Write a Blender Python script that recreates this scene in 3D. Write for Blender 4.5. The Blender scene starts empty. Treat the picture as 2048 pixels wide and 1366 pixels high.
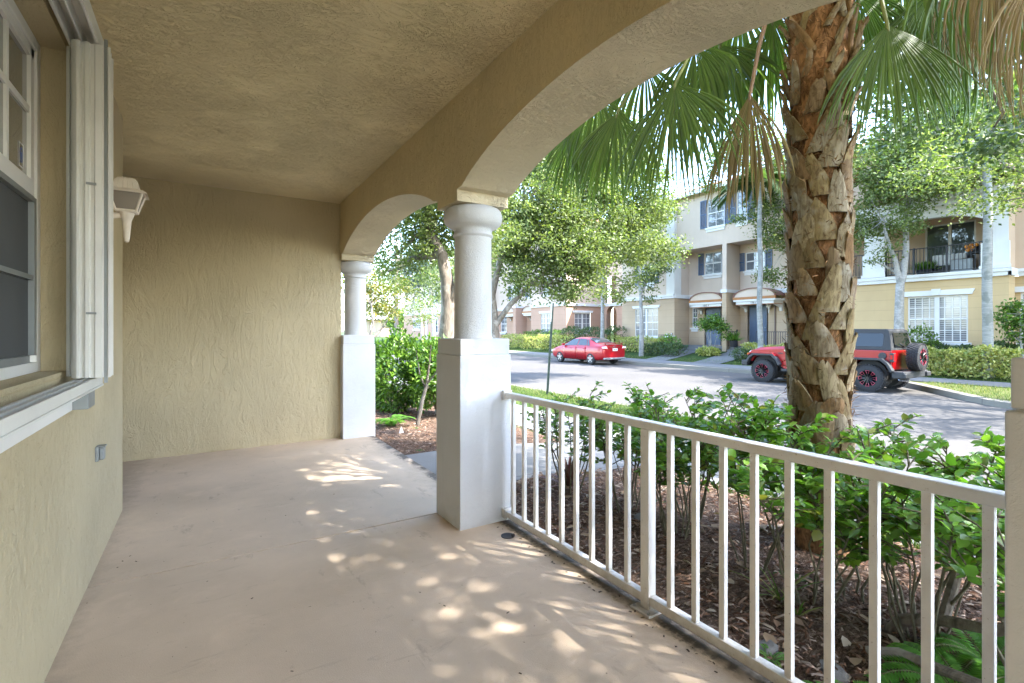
import bpy, bmesh, math, random
import numpy as np
from mathutils import Vector, Matrix
random.seed(7); RNG = np.random.default_rng(11)
C = bpy.context.scene.collection
SC = bpy.context.scene
PI = math.pi
# ---------------------------------------------------------------- camera geometry (metres; porch runs along +Y, street is at +X)
CAMH, FPX, YAW = 1.35, 980.0, math.radians(32.15)
FX, FY = math.sin(YAW), math.cos(YAW)
def ray(u):
    r = (u - 1024) / FPX
    return FX + FY * r, FY - FX * r
def Yat(u, X):
    a, b = ray(u); return X * b / a
def Zat(u, v, X):
    a, b = ray(u); return CAMH + (661 - v) / FPX * X / a
def XofY(u, Y):
    a, b = ray(u); return Y * a / b
# ---------------------------------------------------------------- objects
def tag(o, label=None, cat=None, group=None, kind=None):
    if label: o['label'] = label
    if cat: o['category'] = cat
    if group: o['group'] = group
    if kind: o['kind'] = kind
    return o
def thing(name, label, cat, loc=(0, 0, 0), rz=0, group=None):
    o = bpy.data.objects.new(name, None); C.objects.link(o)
    o.empty_display_size = .2
    o.location = loc; o.rotation_euler = (0, 0, rz)
    return tag(o, label, cat, group)
def wloc(o):
    v = Vector((0, 0, 0))
    while o is not None:
        v += o.location; o = o.parent
    return v
def copy_tree(o, parent=None):
    kids = list(o.children)
    c = o.copy(); C.objects.link(c); c.parent = parent
    for k in kids: copy_tree(k, c)
    return c
class MB:
    def __init__(s): s.v = []; s.f = []
    def add(s, vs, fs):
        n = len(s.v); s.v += [tuple(p) for p in vs]; s.f += [tuple(i + n for i in f) for f in fs]; return s
    def box(s, x0, x1, y0, y1, z0, z1):
        return s.add([(x0,y0,z0),(x1,y0,z0),(x1,y1,z0),(x0,y1,z0),(x0,y0,z1),(x1,y0,z1),(x1,y1,z1),(x0,y1,z1)],
                     [(0,3,2,1),(4,5,6,7),(0,1,5,4),(1,2,6,5),(2,3,7,6),(3,0,4,7)])
    def obox(s, c, sx, sy, sz, M):
        vs = [Vector(c) + M @ Vector((a*sx/2, b*sy/2, d*sz/2)) for d in (-1,1) for a, b in ((-1,-1),(1,-1),(1,1),(-1,1))]
        return s.add(vs, [(0,3,2,1),(4,5,6,7),(0,1,5,4),(1,2,6,5),(2,3,7,6),(3,0,4,7)])
    def prism(s, poly, axis, a, b):
        """poly: 2-D points; axis 'x': (y,z), 'y': (x,z), 'z': (x,y)"""
        def p(q, t):
            return {'x': (t, q[0], q[1]), 'y': (q[0], t, q[1]), 'z': (q[0], q[1], t)}[axis]
        n = len(poly)
        return s.add([p(q, a) for q in poly] + [p(q, b) for q in poly],
                     [tuple(range(n))[::-1], tuple(range(n, 2*n))] + [(i, (i+1) % n, n + (i+1) % n, n + i) for i in range(n)])
    def tube(s, pts, rad, n=8, cap=True):
        pts = [Vector(p) for p in pts]
        if not hasattr(rad, '__len__'): rad = [rad] * len(pts)
        base = len(s.v); up = Vector((0.13, .21, 1)).normalized(); prev = None
        for i, p in enumerate(pts):
            t = (pts[min(i+1, len(pts)-1)] - pts[max(i-1, 0)])
            if t.length < 1e-9: t = Vector((0, 0, 1))
            t.normalize()
            if prev is None:
                a = t.cross(up if abs(t.dot(up)) < .95 else Vector((1, 0, 0))).normalized()
            else:
                a = (prev - t * prev.dot(t)); a = a.normalized() if a.length > 1e-6 else t.orthogonal().normalized()
            prev = a; b = t.cross(a)
            for k in range(n):
                w = 2*PI*k/n; s.v.append(tuple(p + (a*math.cos(w) + b*math.sin(w)) * rad[i]))
        for i in range(len(pts)-1):
            for k in range(n):
                q = base + i*n; s.f.append((q+k, q+(k+1) % n, q+n+(k+1) % n, q+n+k))
        if cap:
            s.f.append(tuple(base + k for k in range(n))[::-1]); q = base + (len(pts)-1)*n
            s.f.append(tuple(q + k for k in range(n)))
        return s
    def lathe(s, prof, c=(0, 0, 0), n=32, axis='z', cap=True):
        base = len(s.v)
        for r, h in prof:
            for k in range(n):
                w = 2*PI*k/n; a, b = r*math.cos(w), r*math.sin(w)
                q = {'z': (a, b, h), 'x': (h, a, b), 'y': (a, h, b)}[axis]
                s.v.append((c[0]+q[0], c[1]+q[1], c[2]+q[2]))
        m = len(prof)
        for i in range(m-1):
            for k in range(n):
                q = base + i*n; s.f.append((q+k, q+(k+1) % n, q+n+(k+1) % n, q+n+k))
        if not cap: return s
        if prof[0][0] > 1e-4: s.f.append(tuple(base+k for k in range(n))[::-1])
        if prof[-1][0] > 1e-4: s.f.append(tuple(base+(m-1)*n+k for k in range(n)))
        return s
    def build(s, name, m, parent=None, smooth=False, bevel=0, world=True, seg=2, auto=35):
        me = bpy.data.meshes.new(name); me.from_pydata(s.v, [], s.f)
        bm = bmesh.new(); bm.from_mesh(me); bmesh.ops.recalc_face_normals(bm, faces=bm.faces); bm.to_mesh(me); bm.free()
        return finish(name, me, m, parent, smooth, bevel, world, seg, auto)
def finish(name, me, m, parent=None, smooth=False, bevel=0, world=True, seg=2, auto=35):
    o = bpy.data.objects.new(name, me); C.objects.link(o)
    for q in (m if isinstance(m, (list, tuple)) else [m]): me.materials.append(q)
    if parent is not None:
        if world:
            w = wloc(parent); me.transform(Matrix.Translation(-w))
        o.parent = parent
    if smooth or bevel:
        for p in me.polygons: p.use_smooth = True
        if auto and not bevel:
            bm = bmesh.new(); bm.from_mesh(me); lim = math.radians(auto)
            for e in bm.edges:
                if len(e.link_faces) == 2 and e.calc_face_angle(0) > lim: e.smooth = False
            bm.to_mesh(me); bm.free()
    if bevel:
        b = o.modifiers.new('Bevel', 'BEVEL'); b.width = bevel; b.segments = seg; b.limit_method = 'ANGLE'; b.angle_limit = math.radians(38)
        b.harden_normals = True
    return o
def struct(name, mb, m, smooth=False, bevel=0, label=None, cat=None):
    o = mb.build(name, m, smooth=smooth, bevel=bevel); o['kind'] = 'structure'
    return tag(o, label, cat)
# fast meshes made of many copies of one small template (leaves, chips, blades)
DIAMOND = (np.array([[0,0,0],[.45,-.5,.06],[1,0,0],[.45,.5,.06]]), np.array([[0,1,2],[0,2,3]]))
LEAF = (np.array([[0,0,0],[.5,0,-.03],[1,0,-.10],[.25,-.42,.05],[.66,-.40,.03],[.25,.42,.05],[.66,.40,.03]]),
        np.array([[0,1,3],[3,1,4],[1,2,4],[0,5,1],[5,6,1],[1,6,2]]))
CHIP = (np.array([[0,-.5,0],[1,-.35,.04],[.95,.4,.06],[.05,.5,.02],[.5,0,.22]]), np.array([[0,1,4],[1,2,4],[2,3,4],[3,0,4]]))
def unit(a): return a / np.maximum(np.linalg.norm(a, axis=1, keepdims=True), 1e-9)
def scatter_mesh(name, T, P, D, N, L, W, m, parent=None, world=True):
    tv, tf = T; n = len(P)
    D = unit(D); S = unit(np.cross(N, D)); U = np.cross(D, S)
    L = np.broadcast_to(L, n); W = np.broadcast_to(W, n)
    V = (P[:, None, :] + D[:, None, :]*(tv[None, :, 0]*L[:, None])[..., None]
         + S[:, None, :]*(tv[None, :, 1]*W[:, None])[..., None] + U[:, None, :]*(tv[None, :, 2]*L[:, None])[..., None]).reshape(-1, 3)
    F = (tf[None] + (np.arange(n)*len(tv))[:, None, None]).reshape(-1, tf.shape[1])
    if parent is not None and world: V = V - np.array(wloc(parent))
    me = bpy.data.meshes.new(name)
    me.vertices.add(len(V)); me.vertices.foreach_set('co', V.astype(np.float32).ravel())
    k = tf.shape[1]
    me.loops.add(F.size); me.loops.foreach_set('vertex_index', F.astype(np.int32).ravel())
    me.polygons.add(len(F)); me.polygons.foreach_set('loop_start', (np.arange(len(F))*k).astype(np.int32))
    me.update(calc_edges=True); me.validate()
    o = bpy.data.objects.new(name, me); C.objects.link(o); me.materials.append(m)
    if parent is not None: o.parent = parent
    return o
# ---------------------------------------------------------------- materials
class NT:
    def __init__(s, name):
        s.m = bpy.data.materials.new(name); s.m.use_nodes = True; s.t = s.m.node_tree; s.n = s.t.nodes
        s.b = s.n['Principled BSDF']; s.out = s.n['Material Output']
    def nd(s, typ, **kw):
        x = s.n.new(typ)
        for k, v in kw.items():
            if k.startswith('i_'): x.inputs[k[2:]].default_value = v
            else: setattr(x, k, v)
        return x
    def ln(s, a, b): s.t.links.new(a, b)
    def pos(s, scale=(1, 1, 1), obj=False):
        c = s.nd('ShaderNodeTexCoord').outputs['Object'] if obj else s.nd('ShaderNodeNewGeometry').outputs['Position']
        mp = s.nd('ShaderNodeMapping'); mp.inputs['Scale'].default_value = scale; s.ln(c, mp.inputs[0]); return mp.outputs[0]
    def noise(s, vec, scale, detail=4, rough=.55, dist=0):
        x = s.nd('ShaderNodeTexNoise'); x.inputs['Scale'].default_value = scale; x.inputs['Detail'].default_value = detail
        x.inputs['Roughness'].default_value = rough; x.inputs['Distortion'].default_value = dist; s.ln(vec, x.inputs['Vector']); return x.outputs[0]
    def ramp(s, fac, stops, interp='LINEAR'):
        x = s.nd('ShaderNodeValToRGB'); x.color_ramp.interpolation = interp; e = x.color_ramp.elements
        while len(e) < len(stops): e.new(.5)
        for q, (p, c) in zip(e, stops): q.position = p; q.color = (*c, 1) if len(c) == 3 else c
        s.ln(fac, x.inputs[0]); return x.outputs[0]
    def gray(s, fac, a, b):
        if b > 1 or a < 0:
            x = s.nd('ShaderNodeMapRange'); s.ln(fac, x.inputs[0]); x.inputs[1].default_value = a; x.inputs[2].default_value = b; return x.outputs[0]
        return s.ramp(fac, [(a, (0, 0, 0)), (b, (1, 1, 1))])
    def mix(s, fac, a, b, mode='MIX'):
        x = s.nd('ShaderNodeMix', data_type='RGBA', blend_type=mode)
        for k, v in ((0, fac), (6, a), (7, b)):
            if isinstance(v, (int, float)): x.inputs[k].default_value = v
            elif isinstance(v, tuple): x.inputs[k].default_value = (*v, 1)
            else: s.ln(v, x.inputs[k])
        return x.outputs[2]
    def math(s, op, a, b=0.0):
        x = s.nd('ShaderNodeMath', operation=op)
        for k, v in ((0, a), (1, b)):
            if isinstance(v, (int, float)): x.inputs[k].default_value = v
            else: s.ln(v, x.inputs[k])
        return x.outputs[0]
    def bump(s, h, strength, dist, nrm=None):
        x = s.nd('ShaderNodeBump'); x.inputs['Strength'].default_value = strength; x.inputs['Distance'].default_value = dist
        s.ln(h, x.inputs['Height'])
        if nrm is not None: s.ln(nrm, x.inputs['Normal'])
        s.ln(x.outputs[0], s.b.inputs['Normal']); return x.outputs[0]
    def col(s, c):
        if isinstance(c, tuple): s.b.inputs['Base Color'].default_value = (*c, 1)
        else: s.ln(c, s.b.inputs['Base Color'])
    def set(s, **kw):
        for k, v in kw.items(): s.b.inputs[k.replace('_', ' ')].default_value = v
        return s.m
def sc(c, k): return tuple(x*k for x in c)
def plain(name, c, rough=.5, metal=0, var=.10, scale=6, bs=0, bd=.002, spec=.5, coat=0):
    t = NT(name); p = t.pos()
    n = t.noise(p, scale, 5)
    t.col(t.mix(t.gray(n, .3, .7), sc(c, 1-var), sc(c, 1+var)))
    if bs: t.bump(t.noise(p, scale*14, 4), bs, bd)
    return t.set(Roughness=rough, Metallic=metal, **{'Specular_IOR_Level': spec, 'Coat_Weight': coat})
def stucco(name, c, vert=False, trowel=True, strength=.8, fine=1.0, dirt=None):
    t = NT(name); p = t.pos((1, 1, .32) if vert else (.62, 1.25, 1))
    q = t.pos(); q0 = q
    h1 = t.noise(p, 6.5, 4, .55, 2.6)
    plate = t.ramp(h1, [(.43, (0, 0, 0)), (.452, (.5,)*3), (.55, (.5,)*3), (.572, (1, 1, 1))])
    h2 = t.noise(p, 15, 5, .6, 3.2)
    ridge = t.ramp(h2, [(.47, (0, 0, 0)), (.492, (1, 1, 1)), (.515, (.25,)*3), (.60, (0, 0, 0))])
    ridge = t.math('MULTIPLY', ridge, t.gray(t.noise(q0, 1.7, 3), .38, .62))
    f = t.noise(q, 190, 3)
    hh = t.math('ADD', t.math('MULTIPLY', plate, .9 if trowel else .15), t.math('ADD', t.math('MULTIPLY', ridge, .8 if trowel else .3), t.math('MULTIPLY', f, .20*fine)))
    t.bump(hh, strength, .018)
    v = t.noise(q, 1.3, 5)
    col = t.mix(t.gray(v, .3, .72), sc(c, .90), sc(c, 1.07))
    col = t.mix(t.math('MULTIPLY', t.gray(t.noise(q, 60, 4), .58, .8), .25), col, sc(c, .72))
    if dirt:
        z = t.nd('ShaderNodeSeparateXYZ'); t.ln(q, z.inputs[0])
        low = t.math('SUBTRACT', 1.0, t.gray(t.math('ADD', z.outputs[2], t.math('MULTIPLY', t.noise(q, 7, 4), .3)), .0, dirt))
        col = t.mix(t.math('MULTIPLY', low, .45), col, (.16, .13, .10))
    drip = t.gray(t.noise(t.pos((5, 5, .35)), 2.0, 5, .65), .60, .78); col = t.mix(t.math('MULTIPLY', drip, .22), col, sc(c, .62))
    t.col(col)
    return t.set(Roughness=.85, Specular_IOR_Level=.3)
def leafmat(name, cols, trans=.35, rough=.42, spec=.5):
    """colour varies from leaf to leaf"""
    t = NT(name); g = t.nd('ShaderNodeNewGeometry')
    n = len(cols)
    c = t.ramp(g.outputs['Random Per Island'], [((i + .0)/(n-1) if n > 1 else 0, q) for i, q in enumerate(cols)])
    t.col(c); t.set(Roughness=rough, Specular_IOR_Level=spec)
    tr = t.nd('ShaderNodeBsdfTranslucent')
    t.ln(t.mix(1.0, c, (1.35, 1.5, .55), 'MULTIPLY'), tr.inputs[0])
    mx = t.nd('ShaderNodeMixShader'); mx.inputs[0].default_value = trans
    t.ln(t.b.outputs[0], mx.inputs[1]); t.ln(tr.outputs[0], mx.inputs[2]); t.ln(mx.outputs[0], t.out.inputs[0])
    return t.m
def bark(name, a, b, scale=(1, 1, .25), k=22, strength=.9, patch=None):
    t = NT(name); p = t.pos(scale)
    n = t.noise(p, k, 6, .65, .8)
    c = t.mix(t.gray(n, .35, .66), a, b)
    if patch: c = t.mix(t.math('MULTIPLY', t.gray(t.noise(t.pos(), 3.5, 4), .52, .6), .7), c, patch)
    t.col(c); t.bump(n, strength, .015)
    return t.set(Roughness=.9, Specular_IOR_Level=.2)
def scored(name, c, step=.42, groove=True):
    t = NT(name); q = t.pos(); z = t.nd('ShaderNodeSeparateXYZ'); t.ln(q, z.inputs[0])
    v = t.noise(q, .7, 5); col = t.mix(t.gray(v, .3, .7), sc(c, .92), sc(c, 1.06))
    m = t.math('MODULO', t.math('ADD', z.outputs[2], 10.0), step)
    gr = t.math('LESS_THAN', m, .018)
    if groove: col = t.mix(t.math('MULTIPLY', gr, .35), col, sc(c, .55))
    streak = t.gray(t.noise(t.pos((3, 3, .15)), 2.2, 5), .55, .8)
    col = t.mix(t.math('MULTIPLY', streak, .18), col, sc(c, .7))
    t.col(col); t.bump(t.noise(q, 60, 4), .4, .006)
    return t.set(Roughness=.85, Specular_IOR_Level=.25)
def glass(name, c=(.03, .04, .045), rough=.03):
    t = NT(name); t.col(t.mix(t.gray(t.noise(t.pos(), 1.5, 2), .3, .7), sc(c, .8), sc(c, 1.3)))
    return t.set(Roughness=rough, Specular_IOR_Level=.9, Coat_Weight=.4, Coat_Roughness=.02)
M = {}
TAN = (.565, .468, .290)
M['tan_wall'] = stucco('tan_stucco_vertical', (.515, .435, .285), vert=True, strength=.5, dirt=.14)  # same tan paint as the ceiling, darkened and greyed to even out the light
M['tan_ceiling'] = stucco('tan_stucco_trowelled', (.77, .66, .415), strength=.85)  # same tan paint, colour lightened to stand in for light missing overhead
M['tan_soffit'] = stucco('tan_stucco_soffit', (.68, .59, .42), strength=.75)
M['tan_beam'] = stucco('tan_stucco_beam', (.64, .54, .335), vert=True, strength=.5)  # same tan paint, lightened in colour because the beam face stays in shade
M['tan_smooth'] = stucco('tan_stucco_fine', sc(TAN, 1.02), trowel=False, strength=.35)
M['white_stucco'] = stucco('white_painted_stucco', (.64, .65, .67), trowel=False, strength=.55, fine=1.6)
M['white_pedestal'] = stucco('white_painted_pedestal', (.62, .635, .66), trowel=False, strength=.3, fine=1.0, dirt=.22)
def floor_mat():
    t = NT('coated_concrete'); q = t.pos(); base = (.585, .46, .34)
    col = t.mix(t.gray(t.noise(q, .9, 6, .6), .34, .68), sc(base, .84), sc(base, 1.10))
    col = t.mix(t.math('MULTIPLY', t.gray(t.noise(q, 3.2, 5, .6, .6), .56, .74), .35), col, sc(base, 1.28))
    col = t.mix(t.math('MULTIPLY', t.gray(t.noise(q, 260, 3), .60, .78), .55), col, sc(base, .45))
    z = t.nd('ShaderNodeSeparateXYZ'); t.ln(q, z.inputs[0])
    n = t.noise(q, 9, 6, .65)
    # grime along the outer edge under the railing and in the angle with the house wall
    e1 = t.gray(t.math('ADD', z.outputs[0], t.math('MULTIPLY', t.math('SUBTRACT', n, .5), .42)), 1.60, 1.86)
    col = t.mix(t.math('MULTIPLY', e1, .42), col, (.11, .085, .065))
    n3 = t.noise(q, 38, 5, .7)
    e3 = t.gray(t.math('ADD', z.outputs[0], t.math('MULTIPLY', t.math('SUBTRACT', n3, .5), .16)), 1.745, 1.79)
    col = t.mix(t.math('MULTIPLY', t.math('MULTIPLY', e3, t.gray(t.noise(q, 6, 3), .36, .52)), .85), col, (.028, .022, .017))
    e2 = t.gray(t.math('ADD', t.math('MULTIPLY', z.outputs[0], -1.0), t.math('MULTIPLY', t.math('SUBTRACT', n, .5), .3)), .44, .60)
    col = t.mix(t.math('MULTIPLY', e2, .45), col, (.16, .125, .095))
    st = t.gray(t.noise(t.pos((2.2, .8, 1)), 2.1, 6, .7), .61, .72)
    col = t.mix(t.math('MULTIPLY', st, .5), col, (.17, .13, .10))
    sm = t.gray(t.noise(t.pos((.7, 3.0, 1)), 4.5, 5, .7, 1.2), .60, .70); col = t.mix(t.math('MULTIPLY', sm, .22), col, (.22, .18, .15))
    sp2 = t.gray(t.noise(q, 42, 2, .5), .735, .76); col = t.mix(t.math('MULTIPLY', sp2, .7), col, (.09, .07, .055))
    t.col(col)
    t.bump(t.math('ADD', t.noise(q, 210, 4), t.math('MULTIPLY', t.noise(q, 18, 4), .7)), .35, .004)
    return t.set(Roughness=.62, Specular_IOR_Level=.35)
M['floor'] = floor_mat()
M['white_metal'] = plain('white_powder_coat', (.76, .75, .73), .42, var=.05, scale=9, bs=.08)
def rail_mat():
    t = NT('white_rail_paint'); q = t.pos()
    z = t.nd('ShaderNodeSeparateXYZ'); t.ln(q, z.inputs[0])
    c = t.mix(t.gray(t.noise(q, 12, 5), .35, .7), (.70, .69, .68), (.78, .78, .775))
    sp = t.math('MULTIPLY', t.gray(t.noise(q, 95, 4, .7), .63, .7), .6); c = t.mix(sp, c, (.16, .11, .07))
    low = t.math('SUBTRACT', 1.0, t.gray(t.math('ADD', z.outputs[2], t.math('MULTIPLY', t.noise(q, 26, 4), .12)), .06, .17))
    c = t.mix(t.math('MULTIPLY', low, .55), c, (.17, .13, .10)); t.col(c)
    return t.set(Roughness=.4)
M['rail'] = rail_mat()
M['white_trim'] = plain('white_trim_paint', (.74, .73, .71), .6, var=.05, scale=3)
M['vinyl'] = plain('window_vinyl', (.72, .72, .72), .45, var=.03)
M['shutter'] = plain('shutter_aluminium', (.68, .68, .66), .45, var=.07, scale=5, bs=.06)
M['lamp_white'] = plain('lantern_paint', (.72, .66, .60), .5, var=.08, scale=20, bs=.2)
M['grey_metal'] = plain('grey_metal', (.25, .27, .28), .45, .3, var=.1)
M['dark_metal'] = plain('dark_metal', (.035, .035, .04), .5, .2, var=.15)
M['lantern_glass'] = plain('frosted_glass', (.24, .21, .185), .25, var=.06)
M['bulb'] = plain('white_bulb', (.8, .78, .75), .3, var=.02)
M['house_glass'] = glass('window_glass', (.20, .20, .19), .04)
M['screen'] = plain('insect_screen', (.075, .08, .085), .8, var=.15, scale=2)
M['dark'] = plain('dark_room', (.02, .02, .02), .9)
M['sticker_white'] = plain('sticker_white', (.7, .7, .7), .4, var=.02)
M['sticker_blue'] = plain('sticker_blue', (.06, .13, .40), .4, var=.02)
EXPOSURE = 3.72
# ================================================================ NEAR HOUSE AND PORCH
WX, BX0, BX1, CZ, BY = -.52, 1.455, 1.86, 2.95, 6.40     # house wall, arcade faces, ceiling, end wall
prof = []
house = thing('townhouse', 'tan stucco house whose covered porch with arches fills the near side', 'house', (0, 2, 0))
def quadgrid(mb, X, ys, zs, holes, depth, flip=1):
    """wall in the plane x=X with rectangular holes (y0,y1,z0,z1); reveals go DEPTH towards +x (flip=1) or -x (-1)"""
    ys = sorted(set(ys + [a for h in holes for a in h[:2]])); zs = sorted(set(zs + [a for h in holes for a in h[2:]]))
    for y0, y1 in zip(ys, ys[1:]):
        for z0, z1 in zip(zs, zs[1:]):
            cy, cz = (y0+y1)/2, (z0+z1)/2
            if not any(h[0] < cy < h[1] and h[2] < cz < h[3] for h in holes):
                mb.add([(X,y0,z0),(X,y1,z0),(X,y1,z1),(X,y0,z1)], [(0,1,2,3)])
    d = X + depth*flip
    for y0, y1, z0, z1 in holes:
        mb.add([(X,y0,z0),(X,y1,z0),(X,y1,z1),(X,y0,z1),(d,y0,z0),(d,y1,z0),(d,y1,z1),(d,y0,z1)],
               [(0,1,5,4),(1,2,6,5),(2,3,7,6),(3,0,4,7)])
    return mb
WY0, WY1, WZ0, WZ1 = 1.05, 2.95, 1.17, 2.61
w = MB(); quadgrid(w, WX, [-6.6, 4.69], [-.15, CZ + .02], [(WY0, WY1, WZ0, WZ1)], .13, -1)
w.add([(WX,4.69,-.15),(-2.2,4.69,-.15),(-2.2,4.69,CZ+.02),(WX,4.69,CZ+.02)], [(0,1,2,3)])          # the wall turns into the entry recess
w.add([(-2.2,4.69,-.15),(-2.2,6.6,-.15),(-2.2,6.6,CZ+.02),(-2.2,4.69,CZ+.02)], [(0,1,2,3)])
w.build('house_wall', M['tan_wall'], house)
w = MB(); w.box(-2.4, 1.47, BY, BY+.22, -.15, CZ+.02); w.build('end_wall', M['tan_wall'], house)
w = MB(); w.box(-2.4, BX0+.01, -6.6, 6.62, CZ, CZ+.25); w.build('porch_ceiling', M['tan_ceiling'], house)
w = MB(); w.box(-8, 1.86, -9, 6.62, CZ+.25, 10.8); w.build('upper_storeys', M['tan_smooth'], house)
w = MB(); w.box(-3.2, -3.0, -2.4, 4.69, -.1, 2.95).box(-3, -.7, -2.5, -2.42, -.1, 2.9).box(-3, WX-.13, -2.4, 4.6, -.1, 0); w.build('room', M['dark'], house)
# arcade beam with its arches
def arch_z(t):   # t = 0..1 from pier to crown
    q = 1 - t; seg = math.sqrt(max(0, 2.69**2 - (1.3*q)**2)) - (2.69-.335); ell = .335*math.sqrt(max(0, 1-q*q))
    return 2.245 + (.62*seg + .38*ell)
def arch_pts(y0, y1, n=40):
    out = []
    for i in range(n+1):
        s = i/n; y = y0 + (y1-y0)*s; t = 1 - abs(2*s-1)
        out.append((y, arch_z(t)))
    return out
piers = [(-6.17, -5.77), (-3.12, -2.72), (-.07, .33), (2.98, 3.38), (6.27, 6.67)]
for (a0, a1), (b0, b1) in zip(piers, piers[1:]):
    y0, y1 = a1 - .035, b0 + .035
    pts = arch_pts(y0, y1)
    pts = [(y0, 2.235), (y0, 2.31)] + [(y, max(z + .01, 2.31)) for y, z in pts[1:-1]] + [(y1, 2.31), (y1, 2.235)]
    prof += pts
prof = [(-6.6, 2.235)] + prof + [(6.62, 2.235)]
mb = MB(); sof = MB()
ztop = CZ + .28
for (ya, za), (yb, zb) in zip(prof, prof[1:]):
    mb.add([(BX0,ya,za),(BX0,yb,zb),(BX0,yb,ztop),(BX0,ya,ztop)], [(0,1,2,3)]) if yb > ya else None
    mb.add([(BX1,ya,za),(BX1,yb,zb),(BX1,yb,ztop),(BX1,ya,ztop)], [(0,1,2,3)]) if yb > ya else None
    sof.add([(BX0,ya,za),(BX0,yb,zb),(BX1,yb,zb),(BX1,ya,za)], [(0,1,2,3)])
mb.add([(BX0,6.62,2.235),(BX1,6.62,2.235),(BX1,6.62,ztop),(BX0,6.62,ztop)], [(0,1,2,3)])
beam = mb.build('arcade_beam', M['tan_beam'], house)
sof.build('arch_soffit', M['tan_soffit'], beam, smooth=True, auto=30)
# columns: square pedestal, cap block, round shaft, capital
def column(yc, nm='column'):
    xc = (1.46+1.865)/2
    mb = MB(); mb.box(1.46, 1.865, yc-.2, yc+.2, -.02, 1.178)
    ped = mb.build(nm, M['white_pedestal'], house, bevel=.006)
    cb = MB(); cb.box(1.468, 1.857, yc-.192, yc+.192, 1.182, 1.292).box(1.474, 1.851, yc-.186, yc+.186, 1.17, 1.19)
    cb.build('cap_block', M['white_pedestal'], ped, bevel=.005)
    sh = MB(); sh.lathe([(.142, 1.286), (.142, 1.30), (.137, 1.31), (.136, 1.6), (.133, 2.03)], (xc, yc, 0), 48)
    sh.build('shaft', M['white_stucco'], ped, smooth=True)
    cp = MB(); cp.lathe([(.133, 2.02), (.142, 2.026), (.147, 2.035), (.142, 2.046), (.137, 2.052), (.138, 2.075), (.150, 2.085), (.17, 2.094), (.192, 2.108), (.207, 2.128),
                         (.213, 2.155), (.212, 2.185), (.205, 2.208), (.193, 2.222), (.17, 2.233)], (xc, yc, 0), 48)
    cp.build('capital', M['white_stucco'], ped, smooth=True, auto=50)
for a, b in piers: column((a+b)/2)
# porch floor: two slabs with a joint between them
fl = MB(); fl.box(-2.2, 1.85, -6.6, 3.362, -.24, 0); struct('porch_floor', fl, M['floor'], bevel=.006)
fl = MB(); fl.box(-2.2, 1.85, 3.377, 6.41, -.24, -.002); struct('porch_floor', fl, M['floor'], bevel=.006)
# ---------------------------------------------------------------- window (its frame sits back in the opening)
win = MB(); X = -.635
def bar(y0, y1, z0, z1, xa=X-.03, xb=X+.022): win.box(xa, xb, y0, y1, z0, z1)
bar(WY1-.05, WY1, WZ0, WZ1); bar(WY0, WY0+.05, WZ0, WZ1); bar(WY0+.05, WY1-.05, WZ1-.05, WZ1); bar(WY0+.05, WY1-.05, WZ0, WZ0+.045)
window = win.build('window', M['vinyl'], house, bevel=.004)
mid = (WY0+WY1)/2
up = MB()
for a, b in ((WY0+.05, WY1-.05),):
    up.box(X-.015, X+.012, b-.045, b, 1.99, WZ1-.05).box(X-.015, X+.012, a, a+.045, 1.99, WZ1-.05).box(X-.015, X+.012, a, b, 1.93, 1.995).box(X-.015, X+.012, a, b, WZ1-.09, WZ1-.05)
    for k in range(1, 6): 
        y = b - .045 - k*.275
        up.box(X-.012, X+.008, y-.013, y+.013, 1.99, WZ1-.09)
    up.box(X-.011, X+.007, a+.045, b-.045, 2.275, 2.305)
up.build('sash', M['vinyl'], window, bevel=.002)
lo = MB(); lo.box(X-.006, X+.02, WY1-.085, WY1-.05, 1.215, 1.92).box(X-.006, X+.02, WY0+.05, WY1-.085, 1.215, 1.245).box(X-.006, X+.02, WY0+.05, WY1-.085, 1.90, 1.922).box(X-.006, X+.018, WY0+.05, WY1-.085, 1.565, 1.585)
lo.build('screen_frame', M['grey_metal'], window)
g = MB(); g.box(X-.006, X-.002, WY0+.06, WY1-.06, 2.0, WZ1-.06); g.build('pane', M['house_glass'], window)
g = MB(); g.box(X-.004, X, WY0+.06, WY1-.06, 1.215, 1.95); g.build('insect_screen', M['screen'], window)
g = MB(); g.box(X+.018, X+.04, 2.80, 2.83, 1.218, 1.245); g.build('latch', M['white_metal'], window)
st = MB()
for q in ((2.745, 2.75, 2.02, 2.12), (2.80, 2.805, 2.02, 2.12), (2.75, 2.80, 2.02, 2.025), (2.75, 2.80, 2.115, 2.12)): st.box(X-.0005, X+.0005, *q)
stk = st.build('sticker', M['sticker_white'], window)
em = MB(); n = 20
for k in range(n):
    a0, a1 = 2*PI*k/n, 2*PI*(k+1)/n
    em.add([(X+.0008, 2.775+.019*math.cos(a)*r, 2.07+.033*math.sin(a)*r) for a, r in ((a0, 1), (a1, 1), (a1, .7), (a0, .7))], [(0, 1, 2, 3)])
em.add([(X+.0008, 2.775+.010*math.cos(2*PI*k/8), 2.067+.018*math.sin(2*PI*k/8)) for k in range(8)], [tuple(range(8))])
em.build('emblem', M['sticker_blue'], stk)
sl = MB(); sl.add([(WX-.13,WY0,WZ0+.004),(WX-.13,WY1,WZ0+.004),(WX+.004,WY1,WZ0-.02),(WX+.004,WY0,WZ0-.02)], [(0,1,2,3)])
sl.build('sill', M['tan_smooth'], window)
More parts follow.
